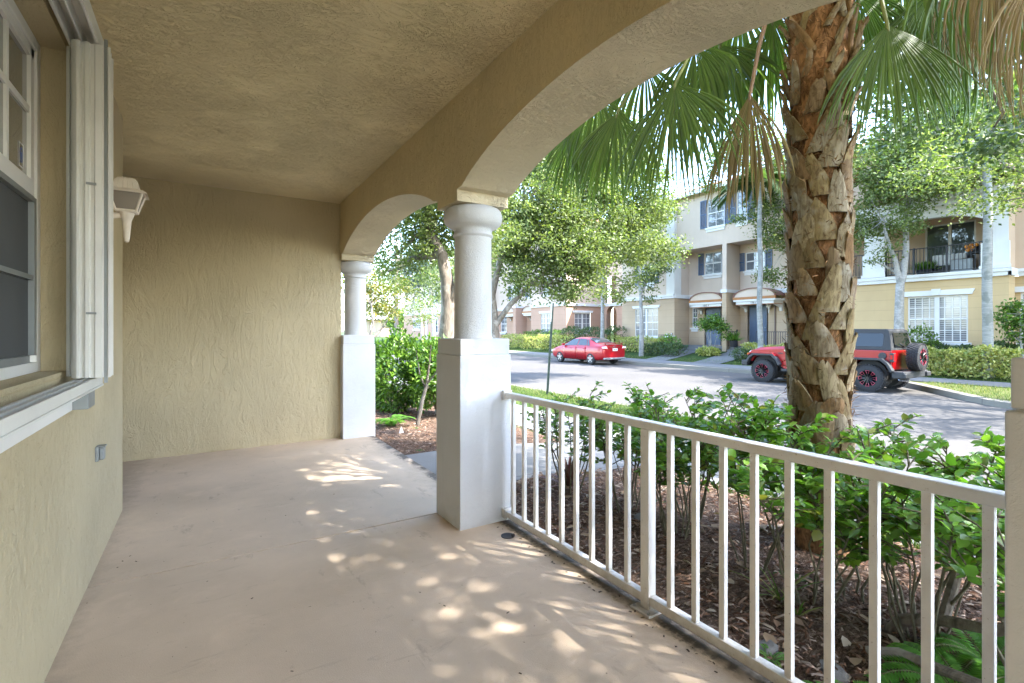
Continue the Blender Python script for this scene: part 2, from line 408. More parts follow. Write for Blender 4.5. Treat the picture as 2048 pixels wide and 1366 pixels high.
# ---------------------------------------------------------------- accordion storm shutter, folded beside the window
shut = thing('storm_shutter', 'white accordion storm shutter folded beside the window', 'shutter', (-.42, 2.85, 1.1))
b = MB()
for k, (y, xo) in enumerate(((2.775, 0), (2.802, .010), (2.829, .003), (2.856, .012), (2.883, .004), (2.908, .01))):
    # each blade is a thin ribbed strip seen almost edge on
    pr = [(-.475, 0), (-.462, .010), (-.452, .010), (-.447, -.002), (-.437, -.002), (-.433, .013), (-.421, .013), (-.417, 0), (-.404, 0), (-.400, .012), (-.378, .012), (-.374, -.001), (-.362, -.001), (-.356, .010), (-.348, .010)]
    P = [(x-xo, y-q) for x, q in pr]; P2 = [(x-xo, y-q+.004) for x, q in pr]
    b = MB(); b.prism(P + P2[::-1], 'z', 1.145, 2.595 + (.012 if k % 2 else 0)); b.build('blade', M['shutter'], shut)
b = MB(); b.box(WX, WX+.012, 2.905, 3.0, 1.145, 2.62).box(WX+.012, WX+.035, 2.92, 2.927, 1.145, 2.62); jamb = b.build('jamb_strip', M['shutter'], shut, bevel=.001)
for z in (1.2, 1.5, 1.62, 1.9, 1.93, 2.2, 2.55):
    b = MB(); b.lathe([(.007, 0), (.007, .003), (.003, .005)], (WX+.012, 2.955 + (.012 if z in (1.62, 1.93) else 0), z), 10, 'x')
    b.build('screw', M['grey_metal'], jamb)
b = MB(); b.box(-.474, -.462, .9, 2.98, 1.10, 1.14).box(-.446, -.432, .9, 2.98, 1.10, 1.14).box(-.416, -.404, .9, 2.98, 1.10, 1.14).box(-.50, -.40, .9, 2.98, 1.092, 1.10); b.build('lower_track', M['shutter'], shut, bevel=.001)
b = MB(); b.box(-.50, -.488, .9, 2.98, 2.6, 2.66).box(-.452, -.446, .9, 2.98, 2.6, 2.66).box(-.40, -.388, .9, 2.98, 2.6, 2.66).box(-.50, -.388, .9, 2.98, 2.66, 2.672); b.build('upper_track', M['shutter'], shut, bevel=.001)
b = MB(); b.box(-.372, -.360, 2.775, 2.79, 1.12, 2.60+.03); b.build('locking_rod', M['grey_metal'], shut)
for z in (1.42, 1.98): b = MB(); b.box(-.43, -.395, 2.755, 2.765, z, z+.009); b.build('clip', M['grey_metal'], shut)
brd = MB(); brd.box(WX, WX+.032, .9, 2.84, 1.0, 1.092); tag(brd.build('trim_board', M['white_trim'], bevel=.003), 'white trim board under the shutter track on the tan wall', 'trim board')
brd = MB(); brd.box(WX, WX+.085, 2.845, 3.0, 1.0, 1.088); tag(brd.build('track_bracket', M['grey_metal'], bevel=.003), 'grey block bracket at the end of the shutter track', 'bracket')
# ---------------------------------------------------------------- wall lantern
lan = thing('wall_lantern', 'white carriage wall lantern mounted beside the folded shutter', 'lamp', (-.52, 3.29, 1.96))
lx, ly = -.335, 3.29
b = MB(); b.lathe([(.008, 1.765), (.013, 1.77), (.017, 1.80), (.025, 1.90), (.030, 1.915), (.036, 1.93), (.04, 1.945), (.04, 1.96)], (lx, ly, 0), 20); b.build('finial', M['lamp_white'], lan, smooth=True)
b = MB(); b.tube([(-.52, ly, 1.885), (-.47, ly, 1.90), (-.42, ly, 1.925), (-.37, ly, 1.935), (lx, ly, 1.935)], [.035, .024, .019, .018, .018], 10); b.lathe([(.0, 0), (.055, 0), (.055, .012), (.04, .022)], (-.519, ly, 1.89), 20, 'x'); b.build('arm', M['lamp_white'], lan, smooth=True)
def ring4(h, z): return [(lx-h, ly-h, z), (lx+h, ly-h, z), (lx+h, ly+h, z), (lx-h, ly+h, z)]
lo4, hi4 = ring4(.052, 1.962), ring4(.088, 2.085)
b = MB()
for i in range(4):
    b.tube([lo4[i], hi4[i]], .0075, 6)
    b.tube([lo4[i], lo4[(i+1) % 4]], .008, 6); b.tube([hi4[i], hi4[(i+1) % 4]], .0075, 6)
b.box(lx-.05, lx+.05, ly-.05, ly+.05, 1.952, 1.964); b.build('cage', M['lamp_white'], lan)
for i in range(4):
    b = MB(); j = (i+1) % 4
    b.add([lo4[i], lo4[j], hi4[j], hi4[i]], [(0, 1, 2, 3)]); pane = b.build('glass_panel', M['lantern_glass'], lan)
b = MB()
pr = [(.112, 2.070), (.108, 2.078), (.090, 2.092), (.080, 2.094), (.068, 2.10), (.062, 2.125), (.056, 2.150), (.044, 2.168), (.028, 2.175)]
for (h0, z0), (h1, z1) in zip(pr, pr[1:]):
    A, B = ring4(h0, z0), ring4(h1, z1)
    b.add(A + B, [(i, (i+1) % 4, 4+(i+1) % 4, 4+i) for i in range(4)])
b.add(ring4(.028, 2.175), [(0, 1, 2, 3)])
for sx in (-1, 1):      # ribs of the roof
    for k in (-.6, -.2, .2, .6):
        for q in range(4, 8):
            h0, z0 = pr[q]; h1, z1 = pr[min(q+1, len(pr)-1)]
            b.tube([(lx + sx*(h0+.001), ly + k*h0, z0), (lx + sx*(h1+.001), ly + k*h1, z1)], .0022, 4)
            b.tube([(lx + k*h0, ly + sx*(h0+.001), z0), (lx + k*h1, ly + sx*(h1+.001), z1)], .0022, 4)
b.build('lamp_roof', M['lamp_white'], lan)
b = MB(); b.lathe([(.02, 1.965), (.02, 2.0), (.032, 2.03), (.03, 2.055), (.012, 2.07)], (lx, ly, 0), 16); b.build('bulb', M['bulb'], lan, smooth=True)
lan.scale = (.86, .74, .86); lan.location = (-.52, 3.42, 2.005)
# ---------------------------------------------------------------- weatherproof outlet
out = thing('electrical_outlet', 'small grey weatherproof outlet box low on the tan wall', 'outlet', (-.52, 3.62, .65))
b = MB(); b.box(WX, WX+.022, 3.575, 3.665, .595, .705); b.build('back_box', M['grey_metal'], out, bevel=.004)
b = MB(); b.box(WX+.022, WX+.052, 3.585, 3.655, .603, .695); b.build('cover', M['grey_metal'], out, bevel=.008)
b = MB(); b.box(WX+.01, WX+.06, 3.58, 3.66, .698, .708); b.build('hinge', M['grey_metal'], out, bevel=.002)
out.scale = (.75, .8, .75)
# ---------------------------------------------------------------- railing
rl = thing('railing', 'white metal railing with square balusters between two porch columns', 'railing', (1.82, 1.658, 0))
RX = 1.82
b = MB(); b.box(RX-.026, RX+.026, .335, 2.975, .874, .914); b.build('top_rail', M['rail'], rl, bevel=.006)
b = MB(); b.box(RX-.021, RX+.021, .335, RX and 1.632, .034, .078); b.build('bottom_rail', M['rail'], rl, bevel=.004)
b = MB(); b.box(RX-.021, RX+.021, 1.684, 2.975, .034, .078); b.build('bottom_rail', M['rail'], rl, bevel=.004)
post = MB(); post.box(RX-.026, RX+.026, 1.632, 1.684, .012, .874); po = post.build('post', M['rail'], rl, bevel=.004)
b = MB(); b.box(RX-.06, RX+.055, 1.598, 1.718, .0, .011); b.build('base_plate', M['rail'], po, bevel=.002)
for dx in (-.045, .042):
    for dy in (-.045, .045): b = MB(); b.lathe([(.008, .011), (.008, .016), (.004, .019)], (RX+dx, 1.658+dy, 0), 8); b.build('bolt', M['grey_metal'], po)
for k in range(-9, 10):
    if k == 0: continue
    y = 1.658 + k*.1353
    b = MB(); b.box(RX-.0125, RX+.0125, y-.0125, y+.0125, .078, .874); b.build('baluster', M['rail'], rl, bevel=.002)
for y in (2.945, .335):
    for z0, z1 in ((.862, .926), (.026, .094)):
        b = MB(); b.box(RX-.034, RX+.034, y, y+.034, z0, z1); b.build('bracket', M['rail'], rl, bevel=.004)
# ---------------------------------------------------------------- floor drain cap, bits on the floor
dr = thing('drain_cap', 'small dark round drain cap in the porch floor by the column', 'drain', (1.69, 2.74, 0))
b = MB(); b.lathe([(.0, .001), (.036, .001), (.042, .004), (.045, .004), (.045, .0)], (1.69, 2.74, 0), 24); b.build('cap', M['dark_metal'], dr, smooth=True)
b = MB(); b.box(1.70, 1.72, 2.70, 2.715, .003, .022); b.build('tab', M['dark_metal'], dr, bevel=.003)
M['debris'] = plain('dry_debris', (.05, .035, .022), .8, var=.3, scale=30)
P = np.array([[1.22,1.99],[.20,2.78],[1.60,1.55],[.9,1.0],[-.40,3.63],[-.37,3.70],[-.33,3.58],[-.42,3.55],[1.0,2.2],[.3,2.1],[.9,4.2],[1.3,5.0],[.5,3.9],[1.73,2.3],[1.72,1.9],[1.70,1.4],[1.2,1.4],[-.25,2.3],[1.05,1.62]])
P = np.concatenate([P, np.stack([RNG.uniform(1.70, 1.79, 60), RNG.uniform(.5, 2.9, 60)], 1)])
P = np.column_stack([P, np.full(len(P), .002)])
a = RNG.uniform(0, 2*PI, len(P))
tag(scatter_mesh('dry_crumbs', CHIP, P, np.column_stack([np.cos(a), np.sin(a), 0*a]), np.tile([0, 0, 1.], (len(P), 1)), RNG.uniform(.008, .022, len(P)), RNG.uniform(.004, .012, len(P)), M['debris']),
    'dry leaf crumbs scattered on the porch floor', 'debris', kind='stuff')
# ================================================================ GROUND, ROAD, WALKS
def mulch_mat():
    t = NT('bark_mulch'); q = t.pos()
    n = t.noise(t.pos((1, 2.2, 1)), 26, 6, .7, 1.0)
    c = t.ramp(n, [(.3, (.03, .020, .014)), (.48, (.10, .062, .042)), (.6, (.19, .13, .095)), (.75, (.30, .23, .18))])
    t.col(c); t.bump(n, 1.0, .03); return t.set(Roughness=.95, Specular_IOR_Level=.15)
def grass_mat(name, a, b, c):
    t = NT(name); q = t.pos()
    col = t.mix(t.gray(t.noise(q, .8, 6, .65), .36, .66), a, b)
    col = t.mix(t.math('MULTIPLY', t.gray(t.noise(q, 5, 6, .7), .5, .72), .6), col, c)
    col = t.mix(t.gray(t.noise(t.pos((1, 1, .3)), 75, 4), .3, .8), sc(a, .55), col)
    t.col(col); t.bump(t.noise(q, 60, 4), 1.0, .03); return t.set(Roughness=.9, Specular_IOR_Level=.2)
def pave_mat(name, c, joint=None, rough=.85):
    t = NT(name); q = t.pos()
    col = t.mix(t.gray(t.noise(q, .35, 6, .6), .35, .68), sc(c, .84), sc(c, 1.08))
    col = t.mix(t.math('MULTIPLY', t.gray(t.noise(q, 110, 4, .7), .45, .75), .5), col, sc(c, .55))
    st = t.gray(t.noise(t.pos((.5, 1.6, 1)), 1.4, 6, .7), .58, .72); col = t.mix(t.math('MULTIPLY', st, .35), col, sc(c, .55))
    if joint:
        z = t.nd('ShaderNodeSeparateXYZ'); t.ln(q, z.inputs[0])
        m = t.math('LESS_THAN', t.math('MODULO', t.math('ADD', z.outputs[1], 200.0), joint), .02)
        col = t.mix(t.math('MULTIPLY', m, .7), col, sc(c, .3))
    t.col(col); t.bump(t.noise(q, 140, 4), .5, .006); return t.set(Roughness=rough, Specular_IOR_Level=.25)
M['mulch'] = mulch_mat()
M['lawn'] = grass_mat('lawn', (.050, .095, .022), (.085, .145, .034), (.19, .19, .075))
M['dry_lawn'] = grass_mat('dry_lawn', (.10, .13, .035), (.20, .20, .08), (.33, .29, .15))
M['road'] = pave_mat('weathered_asphalt', (.094, .089, .084))
M['walk'] = pave_mat('concrete_walk', (.20, .197, .19), 1.5)
M['kerb'] = pave_mat('kerb_concrete', (.21, .195, .165), 3.0)
def heightfield(name, prof, y0, y1, m, lift=0, ny=1):
    mb = MB(); ys = [y0 + (y1-y0)*i/ny for i in range(ny+1)]
    for y in ys: mb.v += [(x, y, z + lift) for x, z in prof]
    n = len(prof)
    for j in range(ny):
        for i in range(n-1): mb.f.append((j*n+i, j*n+i+1, (j+1)*n+i+1, (j+1)*n+i))
    return struct(name, mb, m)
def gz(x):
    pts = [(-400, -.14), (1.7, -.14), (1.95, -.10), (2.9, -.10), (4.3, -.24), (5.9, -.28), (7.85, -.315), (7.86, -.47), (19.4, -.47), (19.41, -.32), (21.3, -.28), (24.2, .22), (60, .22), (900, .22)]
    for (a, za), (b, zb) in zip(pts, pts[1:]):
        if a <= x <= b: return za + (zb-za)*(x-a)/(b-a)
    return .22
prof = [(x, gz(x)) for x in (-400, -60, 1.7, 1.95, 2.9, 4.3, 5.9, 7.85, 7.86, 19.4, 19.41, 21.3, 24.2, 60, 900)]
heightfield('ground', prof, -300, 900, M['lawn'])
heightfield('road', [(7.98, -.462), (13.6, -.43), (19.32, -.462)], -120, 110, M['road'])
heightfield('sidewalk', [(4.42, gz(4.42)+.02), (5.75, gz(5.75)+.02)], -40, 90, M['walk'])
heightfield('sidewalk', [(19.62, -.292), (21.05, -.262)], -40, 90, M['walk'])
heightfield('driveway_apron', [(5.78, -.265), (7.84, -.298), (7.97, -.40)], -9, 5.2, M['road'])
mb = MB(); mb.box(7.83, 7.99, 5.25, 90, -.5, -.295); struct('kerb', mb, M['kerb'], bevel=.03)
mb = MB(); mb.box(19.31, 19.6, 6.9, 90, -.5, -.296); struct('kerb', mb, M['kerb'], bevel=.03)
# kerb build-out at the end of the parking lane
edge = [(19.33, 6.9), (18.6, 6.2), (17.6, 5.35), (16.6, 4.55), (15.75, 3.75), (15.35, 2.9), (15.25, 1.6), (15.25, -40)]
inner = [(19.6, 6.9), (18.78, 6.02), (17.75, 5.18), (16.75, 4.38), (15.93, 3.6), (15.58, 2.8), (15.5, 1.6), (15.5, -40)]
for (a, b), (ai, bi) in zip(zip(edge, edge[1:]), zip(inner, inner[1:])):
    pass
mb = MB(); n = len(edge)
for e, i in zip(edge, inner): mb.v += [(e[0], e[1], -.5), (e[0]+.02, e[1], -.31), (e[0]+.05, e[1]-.02, -.297), (i[0], i[1], -.293), (i[0], i[1], -.5)]
for k in range(n-1):
    for q in range(4): mb.f.append((k*5+q, k*5+q+1, (k+1)*5+q+1, (k+1)*5+q))
mb.f += [(0, 1, 2, 3, 4), tuple((n-1)*5+q for q in (4, 3, 2, 1, 0))]
struct('kerb', mb, M['kerb'])
mb = MB(); mb.prism(inner + [(19.62, -40)], 'z', -.48, -.302); struct('grass_verge', mb, M['dry_lawn'])
# front path of the near house and mulch beds
mb = MB()
for x0, x1 in ((1.875, 2.9), (2.9, 4.3), (4.3, 4.46)):
    za, zb = (gz(x) + .028 for x in (max(x0, 1.95), x1)); y0, y1 = 3.92, 5.38
    mb.add([(x0, y0, za), (x1, y0, zb), (x1, y1, zb), (x0, y1, za), (x0, y0, -.4), (x1, y0, -.4), (x1, y1, -.4), (x0, y1, -.4)], [(0, 1, 2, 3), (0, 4, 5, 1), (2, 6, 7, 3)] + ([(3, 7, 4, 0)] if x0 < 2 else []) + ([(1, 5, 6, 2)] if x1 > 4.4 else []))
struct('front_path', mb, M['walk'])
def bed(y0, y1, x0=1.86, x1=4.34):
    mb = MB(); nx, ny = 40, int((y1-y0)*14)
    for j in range(ny+1):
        for i in range(nx+1):
            x = x0 + (x1-x0)*i/nx; y = y0 + (y1-y0)*j/ny
            e = min(1, min(x-x0+.25, x1-x, y-y0, y1-y)/.25); e = max(e, 0)
            h = .028*math.sin(3.1*x+1.3*y)*math.sin(2.3*y-.7*x) + .02*math.sin(9*x+4*y)*math.sin(7*y)
            mb.v.append((x, y, gz(x) + .012 + e*(.03+h)))
    for j in range(ny):
        for i in range(nx): q = j*(nx+1)+i; mb.f.append((q, q+1, q+nx+2, q+nx+1))
    return struct('mulch_bed', mb, M['mulch'], smooth=True)
bed(-3.0, 3.93); bed(5.37, 13)
def mz(x, y):
    return gz(x) + .045 + .028*math.sin(3.1*x+1.3*y)*math.sin(2.3*y-.7*x)
def chips(n, x0, x1, y0, y1, name, mat, L=(.015, .06), Wd=(.004, .012)):
    x = RNG.uniform(x0, x1, n); y = RNG.uniform(y0, y1, n)
    z = np.array([mz(a, b) for a, b in zip(x, y)]) + RNG.uniform(-.006, .018, n)
    a = RNG.uniform(0, 2*PI, n)
    D = np.column_stack([np.cos(a), np.sin(a), RNG.normal(0, .22, n)]); N = np.column_stack([RNG.normal(0, .3, (n, 2)), np.ones(n)])
    return scatter_mesh(name, CHIP, np.column_stack([x, y, z]), D, N, RNG.uniform(*L, n), RNG.uniform(*Wd, n), mat)
M['chip'] = leafmat('mulch_chip', [(.035, .02, .013), (.09, .045, .028), (.19, .10, .06), (.24, .16, .12), (.33, .26, .21), (.06, .033, .022), (.22, .14, .10)], 0.0, .9, .15)
tag(chips(15000, 1.88, 4.3, -.6, 3.85, 'mulch_chips', M['chip']), 'loose brown bark chips covering the planting bed', 'mulch', kind='stuff')
tag(chips(5000, 1.92, 4.3, 5.42, 10, 'mulch_chips', M['chip']), 'loose brown bark chips in the bed beyond the front path', 'mulch', kind='stuff')
M['dead_leaf'] = leafmat('dead_leaf', [(.16, .10, .06), (.28, .20, .13), (.36, .30, .24), (.20, .11, .07)], .1, .8, .2)
def flat_leaves(n, x0, x1, y0, y1):
    x = RNG.uniform(x0, x1, n); y = RNG.uniform(y0, y1, n); a = RNG.uniform(0, 2*PI, n)
    z = np.array([mz(p, q) for p, q in zip(x, y)]) + .02
    return scatter_mesh('fallen_leaves', LEAF, np.column_stack([x, y, z]), np.column_stack([np.cos(a), np.sin(a), RNG.normal(0, .15, n)]),
                        np.column_stack([RNG.normal(0, .25, (n, 2)), np.ones(n)]), RNG.uniform(.05, .11, n), RNG.uniform(.03, .06, n), M['dead_leaf'])
tag(flat_leaves(260, 1.9, 4.3, -.4, 3.8), 'dry brown leaves lying on the mulch', 'fallen leaves', kind='stuff')
M['blade'] = leafmat('grass_blade', [(.05, .10, .02), (.09, .16, .035), (.16, .20, .06), (.28, .26, .12)], .35, .6, .3)
def blades(n, xf, yf, zf, label, L=(.05, .11)):
    x, y = xf(n), yf(n); z = np.array([zf(p, q) for p, q in zip(x, y)])
    D = np.column_stack([RNG.normal(0, .45, (n, 2)), np.ones(n)]); N = np.column_stack([RNG.normal(0, 1, (n, 2)), np.zeros(n)])
    return tag(scatter_mesh('grass', DIAMOND, np.column_stack([x, y, z]), D, N, RNG.uniform(*L, n), RNG.uniform(.006, .012, n), M['blade']), label, 'grass', kind='stuff')
blades(16000, lambda n: RNG.uniform(5.8, 7.8, n), lambda n: RNG.uniform(5.4, 16, n), lambda x, y: gz(x), 'short yellow green grass on the strip beside the near kerb')
blades(9000, lambda n: RNG.uniform(15.7, 19.5, n), lambda n: RNG.uniform(-4, 6.2, n), lambda x, y: -.31 if y < 4.2 + (x-16.4)*.72 else -.6, 'patchy dry grass on the kerb build-out across the street', (.06, .12))
blades(1500, lambda n: RNG.normal(4.36, .05, n), lambda n: RNG.uniform(-1, 3.8, n), lambda x, y: gz(x), 'thin fringe of grass between mulch and sidewalk')
blades(9000, lambda n: RNG.uniform(21.05, 21.9, n), lambda n: RNG.uniform(-3, 36, n), lambda x, y: gz(x), 'mown green grass between far sidewalk and hedges', (.06, .13))
# flat stones in the mulch
M['stone'] = plain('pale_stone', (.15, .14, .13), .85, var=.25, scale=14, bs=.6, bd=.01)
def stone(x, y, sx, sy, rz, label):
    mb = MB(); n = 9
    ring = [(sx*math.cos(2*PI*k/n)*random.uniform(.8, 1.15), sy*math.sin(2*PI*k/n)*random.uniform(.8, 1.15)) for k in range(n)]
    z = mz(x, y) + .005; cs, sn = math.cos(rz), math.sin(rz)
    def T(p, q, k): return (x + (p*cs-q*sn)*k, y + (p*sn+q*cs)*k)
    mb.add([(*T(*p, 1), z-.02) for p in ring] + [(*T(*p, 1), z+.012) for p in ring] + [(*T(*p, .7), z+.024) for p in ring],
           [(k, (k+1) % n, n+(k+1) % n, n+k) for k in range(n)] + [(n+k, n+(k+1) % n, 2*n+(k+1) % n, 2*n+k) for k in range(n)] + [tuple(2*n+k for k in range(n))])
    o = mb.build('stone', M['stone'], smooth=True, auto=40); o.location = (0, 0, 0); return tag(o, label, 'stone')
stone(2.75, 2.55, .11, .07, .4, 'flat grey stone in the mulch left of the middle rail post')
stone(2.15, .98, .07, .05, .9, 'pale angular stone in the mulch near the railing foot')
stone(2.05, 1.2, .06, .045, .2, 'small buff stone close behind the bottom rail')
stone(2.55, .45, .06, .04, 1.2, 'little white stone under the branch stub by the right column')
# ================================================================ TOWNHOUSES ACROSS THE STREET
M['a_low'] = scored('beige_wall', (.45, .33, .22)); M['a_up'] = scored('pale_pink_wall', (.58, .465, .37), groove=False)
M['b_low'] = scored('salmon_wall', (.47, .29, .205)); M['b_up'] = scored('blush_wall', (.58, .45, .36), groove=False)
M['d_low'] = scored('ochre_wall', (.54, .385, .205)); M['d_up'] = scored('cream_wall', (.56, .41, .28), groove=False)
M['far_trim'] = plain('far_white_trim', (.66, .64, .61), .6, var=.05, scale=1.5)
M['far_white'] = scored('white_pier', (.66, .63, .58), groove=False)
M['blue_door'] = plain('slate_blue_paint', (.075, .105, .16), .45, var=.06)
M['blue_shutter'] = plain('blue_shutter_paint', (.085, .125, .20), .5, var=.08)
M['brown_shutter'] = plain('brown_shutter_paint', (.16, .11, .09), .5, var=.08)
M['wood'] = plain('orange_wood', (.34, .13, .03), .5, var=.15)
M['roof_metal'] = plain('red_brown_roofing', (.20, .085, .06), .45, .2, var=.1)
M['black_iron'] = plain('black_iron', (.028, .028, .032), .45, .3, var=.1)
def tile_mat():
    t = NT('barrel_tile'); q = t.pos()
    w = t.nd('ShaderNodeTexWave', wave_type='BANDS', bands_direction='Y'); w.inputs['Scale'].default_value = 4.5; w.inputs['Distortion'].default_value = .3; t.ln(q, w.inputs[0])
    c = t.mix(t.gray(t.noise(q, 3, 5), .3, .7), (.36, .15, .075), (.50, .26, .14)); t.col(t.mix(t.math('MULTIPLY', w.outputs[1], .5), c, (.18, .08, .05)))
    t.bump(w.outputs[1], .8, .05); return t.set(Roughness=.8)
M['tile'] = tile_mat()
def blind_mat(name, a, b, k, axis=2, thr=.55, light=.5):
    t = NT(name); q = t.pos(); z = t.nd('ShaderNodeSeparateXYZ'); t.ln(q, z.inputs[0])
    m = t.math('MODULO', t.math('ADD', z.outputs[axis], 50.0), k); f = t.math('LESS_THAN', m, k*thr)
    c = t.mix(f, a, b); t.col(t.mix(t.gray(t.noise(q, .9, 4), .4, .65), c, sc(b, .8)))
    return t.set(Roughness=.12, Specular_IOR_Level=.8)
M['pane_blind'] = blind_mat('pane_with_blinds', (.05, .05, .06), (.36, .355, .35), .085)
M['pane_curtain'] = blind_mat('pane_with_curtain', (.11, .11, .12), (.20, .20, .215), .19, axis=1)
M['pane_dark'] = glass('dark_pane', (.07, .085, .085), .04)
M['pane_grey'] = glass('grey_pane', (.12, .13, .145), .06)
FXW = 24.0
def win(parent, X, y0, y1, z0, z1, cols=4, rows=4, pane='pane_curtain', lintel=.16, sill=True, twin=False, key=False, dy=None):
    """window facing -X sitting in a hole of the wall at X"""
    mb = MB(); xa, xb = X+.03, X+.09; f = .05
    mb.box(xa, xb, y0, y0+f, z0, z1).box(xa, xb, y1-f, y1, z0, z1).box(xa, xb, y0+f, y1-f, z1-f, z1).box(xa, xb, y0+f, y1-f, z0, z0+f)
    zm = (z0+z1)/2; mb.box(xa-.008, xb, y0+f, y1-f, zm-.03, zm+.03)
    if twin: c = (y0+y1)/2; mb.box(xa-.01, xb, c-.075, c+.075, z0+f, z1-f)
    for k in range(1, cols):
        y = y0 + (y1-y0)*k/cols
        if twin and abs(y-(y0+y1)/2) < .1: continue
        mb.box(xa+.012, xa+.045, y-.014, y+.014, z0+f, z1-f)
    for k in range(1, rows):
        z = z0 + (z1-z0)*k/rows
        if abs(z-zm) > .06: mb.box(xa+.014, xa+.043, y0+f, y1-f, z-.014, z+.014)
    w = mb.build('window', M['far_trim'], parent)
    g = MB(); g.box(X+.06, X+.066, y0+.02, y1-.02, z0+.02, z1-.02); g.build('pane', M[pane], w)
    if lintel:
        h = lintel; mb = MB(); mb.prism([(y0-.12, z1+.02), (y1+.12, z1+.02), (y1+.20, z1+.02+h), (y0-.20, z1+.02+h)], 'x', X-.07, X-.003)
        if key: c = (y0+y1)/2; mb.prism([(c-.10, z1+.03), (c+.10, z1+.03), (c+.14, z1+h+.07), (c-.14, z1+h+.07)], 'x', X-.10, X-.072)
        mb.build('lintel', M['far_trim'], w)
    if sill:
        mb = MB(); mb.box(X-.09, X-.003, y0-.10, y1+.10, z0-.11, z0-.01).box(X-.05, X-.003, y0-.04, y1+.04, z0-.25, z0-.113); mb.build('sill', M['far_trim'], w)
    return w
def shutters(parent, X, y0, y1, z0, z1, wd, m):
    for a, b in ((y0-wd-.04, y0-.04), (y1+.04, y1+wd+.04)):
        mb = MB(); mb.box(X-.05, X-.003, a, a+.05, z0, z1).box(X-.05, X-.003, b-.05, b, z0, z1)
        for z in (z0, (z0+z1)/2-.03, z1-.06): mb.box(X-.05, X-.003, a+.05, b-.05, z, z+.06)
        n = int((z1-z0)/.07)
        for k in range(n):
            z = z0+.06 + (z1-z0-.12)*k/n; mb.add([(X-.012, a+.05, z+.05), (X-.012, b-.05, z+.05), (X-.042, b-.05, z), (X-.042, a+.05, z)], [(0, 1, 2, 3)])
        mb.build('shutter', m, parent)
def band(parent, X, y0, y1, z, h=.22, out=.09, nm='band'):
    mb = MB(); mb.box(X-out, X-.002, y0, y1, z, z+h*.55).box(X-out*1.5, X-.002, y0, y1, z+h*.55+.002, z+h); return mb.build(nm, M['far_trim'], parent)
def rail_iron(parent, X, y0, y1, z0, z1, nm='balcony_railing', step=.115, mat='black_iron', posts=()):
    mb = MB(); mb.box(X-.02, X+.02, y0, y1, z1-.035, z1).box(X-.015, X+.015, y0, y1, z0+.06, z0+.09)
    n = int((y1-y0)/step)
    for k in range(n+1): y = y0 + (y1-y0)*k/n; mb.box(X-.009, X+.009, y-.009, y+.009, z0+.09, z1-.035)
    for y in posts: mb.box(X-.028, X+.028, y-.028, y+.028, z0, z1+.02)
    return mb.build(nm, M[mat], parent)
def number(parent, txt, X, y, z, size):
    cu = bpy.data.curves.new('house_number', 'FONT'); cu.body = txt; cu.size = size; cu.extrude = .006; cu.align_x = 'CENTER'; cu.space_character = 1.5
    o = bpy.data.objects.new('house_number', cu); C.objects.link(o); cu.materials.append(M['black_iron'])
    dg = bpy.context.evaluated_depsgraph_get(); dg.update(); me = bpy.data.meshes.new_from_object(o.evaluated_get(dg)); bpy.data.objects.remove(o)
    o = bpy.data.objects.new('house_number', me); C.objects.link(o)
    o.parent = parent; o.location = Vector((X, y, z)) - wloc(parent); o.rotation_euler = (PI/2, 0, -PI/2); return o
def door(parent, X, y0, y1, z0, z1, m='blue_door', frame='far_trim'):
    mb = MB(); mb.box(X+.05, X+.10, y0, y1, z0, z1)
    H = z1-z0; W = y1-y0
    for r0, r1 in ((.06, .36), (.42, .80), (.85, .95)):
        for c0, c1 in ((.12, .46), (.54, .88)): mb.box(X+.035, X+.055, y0+W*c0, y0+W*c1, z0+H*r0, z0+H*r1)
    d = mb.build('door', M[m], parent, bevel=.006)
    mb = MB(); mb.box(X+.0, X+.09, y0-.07, y0-.002, z0, z1+.07).box(X+.0, X+.09, y1+.002, y1+.07, z0, z1+.07).box(X+.0, X+.09, y0, y1, z1+.002, z1+.07); mb.build('frame', M[frame], d)
    mb = MB(); mb.lathe([(.0, -.0), (.03, .0), (.03, .03), (.015, .05)], (X-.02, y0+.09, z0+1.0), 10, 'x'); mb.build('handle', M['grey_metal'], d); return d
def awning(parent, X, yc, hw, z0, zt, depth, num, mats=('far_trim', 'wood', 'roof_metal')):
    n = 16; pts = [(yc + hw*math.cos(PI*k/n), z0+.16 + (zt-z0-.16)*math.sin(PI*k/n)) for k in range(n+1)]
    mb = MB(); xf = X-depth
    outer = [(yc+(hw+.045)*math.cos(PI*k/n), z0+.16+(zt-z0-.115)*math.sin(PI*k/n)) for k in range(n+1)]
    mb.prism(outer + pts[::-1], 'x', xf-.03, X-.003)
    a = mb.build('awning', M[mats[2]], parent, smooth=True)
    mb = MB(); mb.prism(pts, 'x', xf+.04, xf+.08); mb.build('tympanum', M['a_up'], a)
    mb = MB(); mb.box(xf-.02, xf+.06, yc-hw-.05, yc+hw+.05, z0+.02, z0+.155).box(xf+.07, X-.05, yc-hw+.05, yc+hw-.05, z0-.26, z0-.235); mb.build('wood_trim', M['wood'], a)
    mb = MB(); mb.box(xf, X-.003, yc-hw-.03, yc+hw+.03, z0-.08, z0+.018).box(xf+.08, X-.003, yc-hw+.08, yc+hw-.08, z0-.23, z0-.082)
    for s in (-1, 1): mb.prism([(xf+.12, z0-.235), (X-.003, z0-.235), (X-.003, z0-.62), (X-.10, z0-.62), (X-.16, z0-.42)], 'y', yc+s*(hw-.16)-.06, yc+s*(hw-.16)+.06)
    mb.build('beam', M['far_trim'], a)
    if num: number(a, num, xf+.07, yc, z0-.215, .15)
    return a
